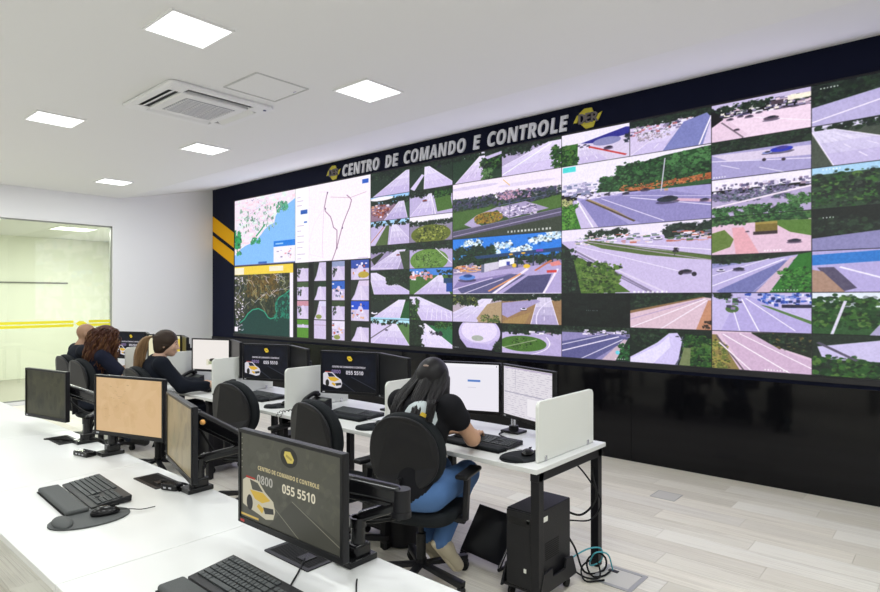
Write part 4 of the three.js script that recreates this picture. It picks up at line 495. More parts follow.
// l, r: [x, z] of the two ends of the panel
function monitor(l, r, y, scr, label, group, tilt = 0) {
  const W = Math.hypot(r[0] - l[0], r[1] - l[1]), H = 0.335, a = Math.atan2(-(r[1] - l[1]), r[0] - l[0]);
  const t = thing('monitor', label, 'monitor', [(l[0] + r[0]) / 2, y, (l[1] + r[1]) / 2], a, group);
  obj('casing', [rb(W, H, 0.022, 0.004, 0, 0, -0.012), rb(W * 0.6, H * 0.62, 0.026, 0.01, 0, -0.01, -0.033)], M.plastic, t);
  const b = obj('bezel', extrude(roundRect(W, H, 0.004), 0.008, 0.0015, [[[-W / 2 + 0.013, -H / 2 + 0.022], [-W / 2 + 0.013, H / 2 - 0.013], [W / 2 - 0.013, H / 2 - 0.013], [W / 2 - 0.013, -H / 2 + 0.022]]]).translate(0, 0, -0.002), M.plasticDark, t);
  obj('logo', box(0.022, 0.008, 0.001, -W / 2 + 0.03, -H / 2 + 0.011, 0.0064), scr === SC.slideDim ? M.redLogo : M.acGrey, b);
  const s = obj('screen', new THREE.PlaneGeometry(W - 0.024, H - 0.033).translate(0, 0.0045, 0.0005), scr, t);
  obj('mount_plate', rb(0.1, 0.1, 0.014, 0.003, 0, 0, -0.052), M.plasticGloss, t);
  obj('vent', Array.from({ length: 8 }, (_, i) => box(W * 0.4, 0.003, 0.002, 0, 0.07 - i * 0.008, -0.0465)), M.rubber, t);
  if (tilt) t.rotation.x = tilt;
  return t;
}
// an articulated monitor arm: base on the desk, post, lower arm to the elbow, upper arm to the mounting head
function arm(base, elbow, head, label, group) {
  const t = thing('monitor_stand', label, 'monitor arm', [0, 0, 0], 0, group), [bx, bz] = base, py = DESK + 0.13;
  obj('clamp', [rb(0.085, 0.022, 0.12, 0.004, bx, DESK + 0.011, bz + 0.01), rb(0.06, 0.05, 0.07, 0.01, bx, DESK + 0.035, bz)], M.plasticGloss, t);
  obj('post', [cyl(0.022, 0.026, 0.12, bx, DESK + 0.085, bz), cyl(0.03, 0.03, 0.03, bx, py, bz)], M.plasticGloss, t);
  const lo = [bx, py + 0.012, bz];
  obj('lower_arm', [bar(lo, elbow, 0.042, 0.036, 0.014)], M.plasticGloss, t);
  obj('elbow', [cyl(0.031, 0.031, 0.085, elbow[0], elbow[1] + 0.01, elbow[2]), cyl(0.034, 0.034, 0.02, elbow[0], elbow[1] - 0.03, elbow[2])], M.plastic, t);
  const e2 = [elbow[0], elbow[1] + 0.03, elbow[2]];
  const up = obj('upper_arm', [bar(e2, head, 0.05, 0.062, 0.02), bar([e2[0], e2[1] - 0.035, e2[2]], [head[0], head[1] - 0.04, head[2]], 0.03, 0.016, 0.005)], M.plasticGloss, t);
  const mx = e2[0] * 0.22 + head[0] * 0.78, my = e2[1] * 0.22 + head[1] * 0.78, mz = e2[2] * 0.22 + head[2] * 0.78;
  obj('badge', new THREE.SphereGeometry(0.013, 12, 8).translate(mx + 0.012, my, mz + 0.024), M.orange, up);
  obj('head', [new THREE.SphereGeometry(0.034, 16, 12).translate(...head), rb(0.05, 0.07, 0.05, 0.012, head[0], head[1] - 0.005, head[2])], M.plastic, t);
  obj('cable', tube([[head[0], head[1] - 0.05, head[2] - 0.01], [(head[0] + elbow[0]) / 2, Math.min(head[1], elbow[1]) - 0.07, (head[2] + elbow[2]) / 2 - 0.02], [elbow[0] * 0.7 + bx * 0.3, elbow[1] - 0.06, elbow[2] - 0.03], [bx, DESK + 0.12, bz - 0.04], [bx - 0.02, DESK + 0.01, bz - 0.02]], 0.006, 24, 6), M.rubber, t);
  return t;
}
// far row: two monitors per station in a shallow V
const farScreens = [[SC.login, SC.form], [SC.slide, SC.black], [SC.slide, SC.black], [SC.page, SC.black], [SC.mapYellow, SC.black], [SC.slide, SC.black]];
const scrWords = new Map([[SC.login, 'white monitor with a blue bar'], [SC.form, 'white monitor showing a form'], [SC.slide, 'dark monitor showing the 0800 slide'], [SC.black, 'blank dark monitor'], [SC.page, 'white monitor with a small dark picture'], [SC.mapYellow, 'monitor with a yellow page']]);
MID.forEach((m, k) => {
  const dx = k < 3 ? 0.475 : 0.45, yc = 1.035 + (k > 2 ? 0.005 : 0);
  const [A, B] = farScreens[k];
  const L = [[m - dx - 0.008, -2.985], [m - 0.008, -3.155]], R = [[m + 0.008, -3.155], [m + dx, -2.995]];
  monitor(...L, yc, A, `${scrWords.get(A)} at ${FAR_AT[k]}`, 'monitors on the far desks');
  monitor(...R, yc, B, `${scrWords.get(B)} at ${FAR_AT[k]}`, 'monitors on the far desks');
  if (k === 0) { areaLight(0.48, 0.29, [(L[0][0] + L[1][0]) / 2 + 0.006, yc, (L[0][1] + L[1][1]) / 2 + 0.018], [(L[0][0] + L[1][0]) / 2 + 0.34, yc, -2.1], lin(0.95, 0.93, 1), 0.12, 'monitor_glow'); areaLight(0.44, 0.29, [(R[0][0] + R[1][0]) / 2 - 0.006, yc, (R[0][1] + R[1][1]) / 2 + 0.018], [(R[0][0] + R[1][0]) / 2 - 0.33, yc, -2.1], lin(0.95, 0.93, 1), 0.12, 'monitor_glow'); }
  // twin arm behind them
  const t = thing('twin_monitor_stand', `twin-armed monitor stand at ${FAR_AT[k]}`, 'monitor arm', [m, DESK, -3.29], 0, 'twin monitor arms on the far desks');
  obj('base', [rb(0.14, 0.016, 0.11, 0.006, 0, 0.008, 0), cyl(0.03, 0.034, 0.03, 0, 0.03, 0)], M.plastic, t);
  obj('pole', cyl(0.017, 0.017, 0.34, 0, 0.18, 0), M.chrome, t);
  obj('collar', cyl(0.028, 0.028, 0.05, 0, 0.29, 0), M.plastic, t);
  for (const s of [-1, 1]) { const a = obj('arm', [bar([0, 0.295, 0], [s * 0.15, 0.295, 0.03], 0.03, 0.035, 0.01), bar([s * 0.15, 0.295, 0.03], [s * 0.235, 0.295, 0.158], 0.028, 0.032, 0.01)], M.plastic, t); obj('knuckle', cyl(0.02, 0.02, 0.05, s * 0.15, 0.295, 0.03), M.plastic, a); }
});
// front row
const NM = 'monitors on the front desks', NA = 'monitor arms on the front desks';
monitor([-1.975, -1.165], [-1.405, -1.175], 0.982, SC.slideDim, 'grey monitor showing the 0800 slide on the front desk', NM);
arm([-1.535, -1.345], [-1.405, 0.935, -1.42], [-1.675, 1.02, -1.250], 'black monitor arm bending behind the 0800 slide monitor on the front desk', NA);
monitor([-3.71, -1.285], [-3.20, -1.445], 1.02, SC.tan, 'bright tan monitor square to the view on the front desk', NM);
arm([-3.62, -1.345], [-3.30, 0.93, -1.475], [-3.49, 1.02, -1.432], 'black monitor arm behind the bright tan monitor', NA);
monitor([-3.01, -1.375], [-2.485, -1.245], 0.985, SC.olive, 'olive-tan monitor turned edge-on beside the bright tan one', NM);
arm([-2.645, -1.355], [-2.535, 0.92, -1.53], [-2.755, 1.06, -1.392], 'black monitor arm bending behind the olive-tan monitor', NA);
monitor([-4.95, -1.27], [-4.45, -1.37], 0.965, SC.darkOlive, 'dark olive monitor at the end of the front desks in view', NM);
arm([-4.03, -1.355], [-4.12, 0.93, -1.50], [-4.68, 1.02, -1.395], 'black monitor arm reaching to the dark olive monitor', NA);

// ---------------------------------------------------------------- keyboards, mice, telephones, papers
function keyboard(pos, turn, label, group, fine) {
  const t = thing('keyboard', label, 'keyboard', pos, turn, group), W = 0.445, D = 0.155;
  obj('body', [extrude([[-D / 2, 0.004], [D / 2, 0.004], [D / 2, 0.012], [-D / 2, 0.030], [-D / 2 - 0.002, 0.026]], W, 0.0015).rotateY(-Math.PI / 2).translate(W / 2, 0, 0)], M.plastic, t);
  for (const s of [-1, 1]) obj('foot', box(0.03, 0.006, 0.012, s * 0.19, 0.003, -0.06), M.rubber, t);
  const rows = [[0.9, [1, 0.6, 1, 1, 1, 1, 0.5, 1, 1, 1, 1, 0.5, 1, 1, 1, 1]], [1, Array(13).fill(1).concat([2])], [1, [1.5, ...Array(12).fill(1), 1.5]], [1, [1.8, ...Array(11).fill(1), 2.2]], [1, [2.2, ...Array(10).fill(1), 2.8]], [1, [1.3, 1.2, 1.2, 6.2, 1.2, 1.2, 1.3, 1.4]]];
  const key = {}, keyGeo = (w) => key[w] ||= rb(w * 0.0187 - 0.0028, 0.007, 0.0168, 0.002, 0, 0, 0, 1), flat = [];
  const put = (w, x, r) => { const z = -0.058 + r * 0.0205, y = 0.0285 - (z + D / 2) / D * 0.0175 + 0.003; if (fine) { const m = new THREE.Mesh(keyGeo(w), M.key); m.name = 'key'; m.position.set(x, y, z); m.rotation.x = 0.113; m.castShadow = m.receiveShadow = true; t.add(m); } else flat.push(keyGeo(w).clone().rotateX(0.113).translate(x, y, z)); };
  rows.forEach(([, ks], r) => { const tot = ks.reduce((a, b) => a + b, 0), sc = 15 / tot; let x = -W / 2 + 0.012; for (const w0 of ks) { const w = Math.round(w0 * sc * 100) / 100; put(w, x + w * 0.0187 / 2, r); x += w * 0.0187; } });
  for (let r = 1; r < 6; r++) { for (let c = 0; c < 3; c++) if (!(r === 3) && !(r === 4 && c !== 1)) put(1, W / 2 - 0.135 + c * 0.0187, r); for (let c = 0; c < 4; c++) put(0.95, W / 2 - 0.076 + c * 0.0185, r); }
  if (!fine) tag(obj('keys', flat, M.key, t), undefined, undefined, undefined, 'stuff');
  return t;
}
function wristRest(pos, turn, label, group, mat = M.greyRest) {
  const t = thing('wrist_rest', label, 'wrist rest', pos, turn, group);
  obj('pad', [rb(0.45, 0.022, 0.085, 0.011, 0, 0.012, 0, 3)], mat, t); obj('base', rb(0.455, 0.004, 0.09, 0.001, 0, 0.002, 0), M.rubber, t); return t;
}
function mousePad(pos, turn, label, group, mat = M.greyRest) {
  const t = thing('mouse_pad', label, 'mouse pad', pos, turn, group), sh = new THREE.Shape(); sh.absellipse(0, 0, 0.105, 0.145, 0, Math.PI * 2);
  obj('mat', extrude(sh, 0.006, 0.001).rotateX(-Math.PI / 2), mat, t);
  obj('wrist_cushion', new THREE.SphereGeometry(1, 24, 12).scale(0.075, 0.018, 0.035).translate(0, 0.008, 0.095), mat, t); return t;
}
function mouse(pos, turn, label, group) {
  const t = thing('mouse', label, 'mouse', pos, turn, group);
  const g = new THREE.SphereGeometry(1, 28, 18), p = g.attributes.position; for (let i = 0; i < p.count; i++) { const z = p.getZ(i); p.setXYZ(i, p.getX(i) * 0.031 * (1 - 0.12 * z * z), Math.max(p.getY(i), -0.25) * 0.027 * (1 + 0.18 * z) + 0.007, z * 0.054); } g.computeVertexNormals();
  obj('shell', g, M.plasticGloss, t); obj('wheel', cyl(0.008, 0.008, 0.006).rotateZ(Math.PI / 2).translate(0, 0.028, -0.028), M.rubber, t); obj('button_split', box(0.0015, 0.006, 0.04, 0, 0.0305, -0.03), M.rubber, t);
  obj('cord', tube([[0, 0.01, -0.052], [0.01, 0.006, -0.09], [0.035, 0.004, -0.13], [0.03, 0.004, -0.18]], 0.002, 16, 5), M.rubber, t); return t;
}
function phone(pos, turn, label, group, cord) {
  const t = thing('telephone', label, 'telephone', pos, turn, group);
  obj('base', extrude([[-0.09, 0], [0.09, 0], [0.09, 0.022], [-0.085, 0.085]], 0.19, 0.004).rotateY(-Math.PI / 2).translate(0.095, 0, 0), M.plastic, t);
  const slope = Math.atan2(0.063, 0.175), at = (z) => 0.0535 - z * Math.tan(slope);
  obj('display', rb(0.085, 0.004, 0.04, 0.001).rotateX(slope).translate(0.035, at(-0.05) + 0.003, -0.05), std(lin(0.12, 0.13, 0.12), 0.2), t);
  for (let r = 0; r < 4; r++) for (let c = 0; c < 3; c++) obj('button', rb(0.018, 0.006, 0.011, 0.002).rotateX(slope).translate(0.012 + c * 0.024, at(0.0 + r * 0.018) + 0.003, r * 0.018), M.key, t);
  const h = obj('handset', [tube([[-0.062, at(0.08) + 0.028, 0.08], [-0.062, at(0.05) + 0.046, 0.05], [-0.062, at(-0.05) + 0.046, -0.05], [-0.062, at(-0.085) + 0.03, -0.085]], 0.017, 20, 10), rb(0.05, 0.03, 0.045, 0.012).translate(-0.062, at(0.075) + 0.022, 0.075), rb(0.05, 0.03, 0.045, 0.012).translate(-0.062, at(-0.075) + 0.022, -0.075)], M.plasticDark, t);
  const pts = [], path = cord || [[-0.075, 0.03, 0.095], [-0.11, 0.012, 0.11], [-0.115, 0.012, 0.02], [-0.095, 0.014, -0.05]], cv = new THREE.CatmullRomCurve3(path.map(p => V(...p)));
  for (let i = 0; i <= 200; i++) { const u = i / 200, c = cv.getPoint(u), tg = cv.getTangent(u), n = V(0, 1, 0).cross(tg).normalize(); if (n.lengthSq() < 0.1) n.set(1, 0, 0); const b = tg.clone().cross(n).normalize(), a = i * 0.9; c.addScaledVector(n, 0.006 * Math.cos(a)).addScaledVector(b, 0.006 * Math.sin(a)); pts.push(c); }
  obj('coiled_cord', new THREE.TubeGeometry(new THREE.CatmullRomCurve3(pts), 400, 0.0022, 4), M.rubber, t); return t;
}
function paper(pos, turn, label, group, n = 1) {
  const t = thing('paper_sheet', label, 'paper', pos, turn, group);
  for (let i = 0; i < n; i++) { const m = obj('sheet', new THREE.PlaneGeometry(0.21, 0.297, 6, 6), M.paper, t), p = m.geometry.attributes.position; for (let j = 0; j < p.count; j++) p.setZ(j, 0.0016 + i * 0.0012 + 0.004 * Math.max(0, p.getX(j) / 0.105) ** 3 * (p.getY(j) > 0 ? 1 : 0)); m.geometry.rotateX(-Math.PI / 2); m.geometry.rotateY(i * 0.12); m.geometry.computeVertexNormals(); }
  return t;
}
// front row
const K = 'keyboards', WR = 'wrist rests';
keyboard([-2.935, DESK + 0.0005, -1.02], -0.06, 'black keyboard beside the oval mouse pad on the front desk', K, true);
wristRest([-2.925, DESK + 0.0005, -0.885], -0.05, 'grey wrist rest before the keyboard beside the oval mouse pad', WR);
mousePad([-2.62, DESK + 0.0005, -0.89], -0.12, 'oval grey mouse pad beside the keyboard on the front desk', 'mouse pads');
mouse([-2.615, DESK + 0.0068, -0.945], -0.25, 'black mouse on the oval grey mouse pad on the front desk', 'mice');
keyboard([-1.60, DESK + 0.0005, -0.975], 0.0, 'black keyboard below the 0800 slide monitor on the front desk', K, true);
wristRest([-1.595, DESK + 0.0005, -0.842], 0.0, 'grey wrist rest before the keyboard below the 0800 slide monitor', WR);
// far row
const far = { kb: [[-2.20, -2.95, 0.0], [-3.45, -3.0, 0.05], [-4.68, -3.0, 0.03], [-5.52, -2.98, 0], [-6.62, -2.98, 0]] };
far.kb.forEach(([x, z, a], k) => { keyboard([x, DESK + 0.0005, z], a, `black keyboard at ${FAR_AT[k]}`, K, false); wristRest([x, DESK + 0.0005, z + 0.135], a, `black wrist rest at ${FAR_AT[k]}`, WR, M.fabric); });
[[-1.84, -2.80], [-3.03, -2.80], [-4.19, -2.84]].forEach(([x, z], k) => { mousePad([x, DESK + 0.0005, z], 0, `dark mouse pad at ${FAR_AT[k]}`, 'mouse pads', M.fabric); mouse([x + 0.01, DESK + 0.0068, z - 0.05], 0.1, `black mouse at ${FAR_AT[k]}`, 'mice'); });
const hang = [[-0.07, 0.03, 0.10], [-0.08, 0.012, 0.2], [-0.09, 0.01, 0.29], [-0.095, -0.06, 0.32], [-0.085, -0.15, 0.325], [-0.06, -0.15, 0.325], [-0.05, -0.05, 0.32], [-0.05, 0.012, 0.28], [-0.06, 0.012, 0.14]];
phone([-3.85, DESK + 0.0005, -2.93], 0.1, 'black corded telephone with dangling cord beside the pale divider', 'desk telephones', hang);
phone([-4.99, DESK + 0.0005, -2.86], 0.1, 'black corded telephone beside the blank monitors, next to the ponytailed woman', 'desk telephones');
phone([-5.98, DESK + 0.0005, -2.98], 0.1, "black corded telephone at the ponytailed woman's workstation", 'desk telephones');
phone([-6.94, DESK + 0.0005, -2.9], 0.1, "black corded telephone at the curly-haired woman's workstation", 'desk telephones');
paper([-1.92, DESK + 0.0005, -3.10], 0.35, 'white paper sheets under the form monitor', 'papers on the far desks', 2);
paper([-2.52, DESK + 0.0005, -3.0], -0.3, "white paper sheet beside the black-haired woman's keyboard", 'papers on the far desks');
paper([-3.16, DESK + 0.0005, -3.12], 0.3, 'white paper sheets under the blank monitor beside the black-haired woman', 'papers on the far desks', 2);
paper([-4.32, DESK + 0.0005, -3.1], 0.2, 'white paper sheets under the blank monitor at the second empty seat', 'papers on the far desks', 2);
paper([-5.45, DESK + 0.0005, -3.1], 0.4, "white paper sheet under the ponytailed woman's hand", 'papers on the far desks');
// loose leads on the front desks
const lead = (pts, r, label, mat = M.rubber, group) => tag(obj('cable', tube(pts, r, 40, 6), mat), label, 'cable', group);
lead([[-1.66, DESK + 0.008, -1.22], [-1.60, DESK + 0.004, -1.15], [-1.53, DESK + 0.003, -1.07], [-1.45, DESK + 0.003, -1.03], [-1.36, DESK + 0.003, -1.06], [-1.33, DESK + 0.003, -1.14], [-1.42, DESK + 0.006, -1.24]], 0.0028, 'thin black cable looping on the desk under the 0800 slide monitor');
lead([[-2.88, DESK + 0.008, -1.29], [-2.80, DESK + 0.015, -1.31], [-2.72, DESK + 0.008, -1.34], [-2.68, DESK + 0.006, -1.28]], 0.006, 'thick black cable from the tray to the olive-tan monitor arm');
lead([[-4.3, DESK + 0.004, -1.2], [-4.18, DESK + 0.01, -1.27], [-4.08, DESK + 0.014, -1.3], [-3.95, DESK + 0.03, -1.38], [-3.8, DESK + 0.02, -1.38], [-3.68, DESK + 0.008, -1.34]], 0.005, 'black cable running from the tray behind the bright tan monitor');
lead([[-2.04, DESK + 0.006, -3.0], [-2.1, DESK + 0.008, -3.07], [-2.2, DESK + 0.02, -3.1], [-2.24, DESK + 0.012, -3.2]], 0.005, 'black cable under the white monitors of the black-haired woman');
// hub box at the base of the tan monitor arm
{ const t = thing('usb_hub', 'small black hub box on the desk below the bright tan monitor', 'hub', [-3.70, DESK, -1.23], 0.2); obj('shell', rb(0.13, 0.026, 0.06, 0.006, 0, 0.0135, 0), M.plasticGloss, t); obj('port', [0, 1, 2].map(i => box(0.015, 0.007, 0.002, -0.03 + i * 0.03, 0.014, 0.0302)), M.acGrey, t); }
{ const t = thing('usb_hub', 'small black hub box beside the olive-tan monitor arm', 'hub', [-2.74, DESK, -1.275], 0.4); obj('shell', rb(0.09, 0.03, 0.05, 0.008, 0, 0.0155, 0), M.plasticGloss, t); obj('port', [0, 1].map(i => box(0.015, 0.007, 0.002, -0.02 + i * 0.03, 0.014, 0.0252)), M.acGrey, t); }
// ---------------------------------------------------------------- under the desks
function tower(pos, turn, label, group) {
  const t = thing('computer_tower', label, 'computer', pos, turn, group), w = 0.185, h = 0.41, d = 0.36;
  obj('case', rb(w, h, d, 0.006, 0, h / 2, 0), M.steelBlack, t);
  const f = obj('front_panel', rb(w - 0.008, h - 0.012, 0.014, 0.004, 0, h / 2, d / 2 + 0.004), M.plastic, t);
  obj('power_button', rb(0.016, 0.022, 0.004, 0.003, 0.03, 0.10, d / 2 + 0.012), M.label, f); obj('drive_bay', rb(0.146, 0.04, 0.003, 0.001, 0, h - 0.06, d / 2 + 0.0115), M.plasticDark, f);
  obj('badge', box(0.018, 0.02, 0.002, 0.05, h - 0.05, d / 2 + 0.012), M.label, f);
  obj('side_label', box(0.002, 0.026, 0.045, w / 2 + 0.0005, h - 0.05, d / 2 - 0.09), M.label, t);
  obj('vent', Array.from({ length: 9 }, (_, i) => box(0.002, 0.004, 0.14, w / 2 + 0.0003, 0.14 + i * 0.011, 0.02)), M.rubber, t);
  return t;
}
function cart(pos, turn, label, group) {
  const t = thing('computer_cart', label, 'cart', pos, turn, group), w = 0.235, d = 0.36;
  obj('tray', rb(w, 0.016, d, 0.004, 0, 0.072, 0), M.plastic, t);
  for (const s of [-1, 1]) obj('side_wall', extrude([[-0.2, 0.065], [0.2, 0.065], [0.155, 0.175], [0.08, 0.185], [0.07, 0.135], [-0.06, 0.135], [-0.07, 0.185], [-0.155, 0.175]], 0.014, 0.003).rotateY(Math.PI / 2).translate(s * (w / 2) - 0.007, 0, 0), M.plastic, t);
  for (const x of [-1, 1]) for (const z of [-1, 1]) { const c = obj('caster', [cyl(0.026, 0.026, 0.018, 0, 0, 0, 18).rotateZ(Math.PI / 2).translate(x * 0.09, 0.026, z * 0.14)], M.rubber, t); obj('fork', [rb(0.03, 0.026, 0.03, 0.005, x * 0.09, 0.055, z * 0.14)], M.plastic, c); }
  return t;
}
cart([-1.77, 0, -2.875], 0, 'black wheeled computer cart by the desk end leg', 'computer carts');
tower([-1.77, 0.0805, -2.875], 0, 'black computer tower standing in the cart by the desk end leg', 'computer towers');
[[-3.02, -2.95, 1], [-4.27, -2.95, 2], [-5.32, -2.95, 3], [-6.25, -2.95, 4]].forEach(([x, z, k]) => { cart([x, 0, z], 0, `black wheeled computer cart under ${FAR_AT[k]}`, 'computer carts'); tower([x, 0.0805, z], 0, `black computer tower under ${FAR_AT[k]}`, 'computer towers'); });
{ // tilted foot rest
  const t = thing('foot_rest', 'black tilted foot rest on the floor beside the black-haired woman', 'foot rest', [-2.22, 0, -2.99], -0.12);
  obj('board', rb(0.33, 0.018, 0.30, 0.004).rotateX(0.95).translate(0, 0.155, -0.03), M.plastic, t);
  for (const s of [-1, 1]) { obj('side_frame', [bar([s * 0.16, 0.02, 0.06], [s * 0.16, 0.275, -0.12], 0.014, 0.02), bar([s * 0.16, 0.265, -0.12], [s * 0.16, 0.012, -0.17], 0.014, 0.02), bar([s * 0.16, 0.012, -0.17], [s * 0.16, 0.012, 0.07], 0.014, 0.02)], M.plasticDark, t); if (s > 0) obj('edge_strip', bar([s * 0.168, 0.03, 0.07], [s * 0.168, 0.16, -0.035], 0.003, 0.008), M.chrome, t); }
}
function bin(pos, label) {
  const t = thing('waste_bin', label, 'bin', pos, 0, 'black waste bins');
  obj('bucket', new THREE.LatheGeometry([[0.0, 0.004], [0.105, 0.004], [0.112, 0.012], [0.132, 0.27], [0.136, 0.275], [0.132, 0.28], [0.127, 0.275], [0.108, 0.018], [0, 0.014]].map(p => new THREE.Vector2(...p)), 32), M.plastic, t);
  obj('rim', new THREE.TorusGeometry(0.134, 0.005, 8, 32).rotateX(Math.PI / 2).translate(0, 0.276, 0), M.plasticDark, t);
}
bin([-2.80, 0, -2.84], 'black waste bin behind the chair of the black-haired woman');
{ // floor box with leads
  const t = thing('floor_box', 'square metal floor box in the planks by the desk leg', 'floor box', [-1.5, 0, -3.30]);
  obj('frame', extrude(roundRect(0.25, 0.25, 0.004), 0.004, 0, [[[-0.1, -0.1], [-0.1, 0.1], [0.1, 0.1], [0.1, -0.1]]]).rotateX(-Math.PI / 2), M.metalGrey, t);
  obj('lid', rb(0.196, 0.003, 0.196, 0.001, 0, 0.0015, 0), std(lin(0.58, 0.56, 0.52), 0.5), t); obj('cable_gate', rb(0.06, 0.005, 0.03, 0.001, -0.06, 0.0035, -0.06), M.plastic, t);
  const u = thing('floor_hatch', 'thin outlined hatch in the planks near the black panelling', 'hatch', [-1.83, 0, -4.93]);
  obj('frame', extrude(roundRect(0.2, 0.2, 0.002), 0.002, 0, [[[-0.093, -0.093], [-0.093, 0.093], [0.093, 0.093], [0.093, -0.093]]]).rotateX(-Math.PI / 2), M.metalGrey, u); obj('lid', rb(0.186, 0.0015, 0.186, 0.0005, 0, 0.0008, 0), std(lin(0.56, 0.54, 0.50), 0.45), u);
}
lead([[-1.70, 0.62, -3.36], [-1.66, 0.55, -3.30], [-1.60, 0.46, -3.22], [-1.66, 0.37, -3.15], [-1.75, 0.40, -3.08]], 0.007, 'thick black lead hanging behind the computer tower');
lead([[-1.82, 0.70, -3.2], [-1.74, 0.60, -3.28], [-1.66, 0.50, -3.3], [-1.60, 0.42, -3.28], [-1.62, 0.34, -3.2], [-1.72, 0.34, -3.09]], 0.005, 'thin black lead drooping from the desk to the tower');
lead([[-1.76, 0.32, -3.07], [-1.70, 0.18, -3.14], [-1.66, 0.02, -3.2], [-1.60, 0.012, -3.32], [-1.58, 0.09, -3.30], [-1.61, 0.13, -3.26], [-1.66, 0.08, -3.22], [-1.62, 0.012, -3.2], [-1.57, 0.012, -3.24], [-1.565, 0.012, -3.33]], 0.006, 'tangled black lead looping down to the floor box');
lead([[-1.72, 0.10, -3.08], [-1.69, 0.13, -3.16], [-1.64, 0.16, -3.22], [-1.60, 0.15, -3.28], [-1.61, 0.07, -3.30], [-1.65, 0.05, -3.24], [-1.61, 0.14, -3.22], [-1.57, 0.12, -3.30], [-1.56, 0.014, -3.35]], 0.0045, 'teal network lead curling into the floor box', M.teal);
lead([[-1.72, 0.12, -3.08], [-1.70, 0.04, -3.14], [-1.62, 0.012, -3.16], [-1.57, 0.02, -3.2], [-1.62, 0.09, -3.25], [-1.68, 0.05, -3.2], [-1.62, 0.012, -3.12], [-1.54, 0.012, -3.2]], 0.005, 'black lead coiled on the floor behind the cart');

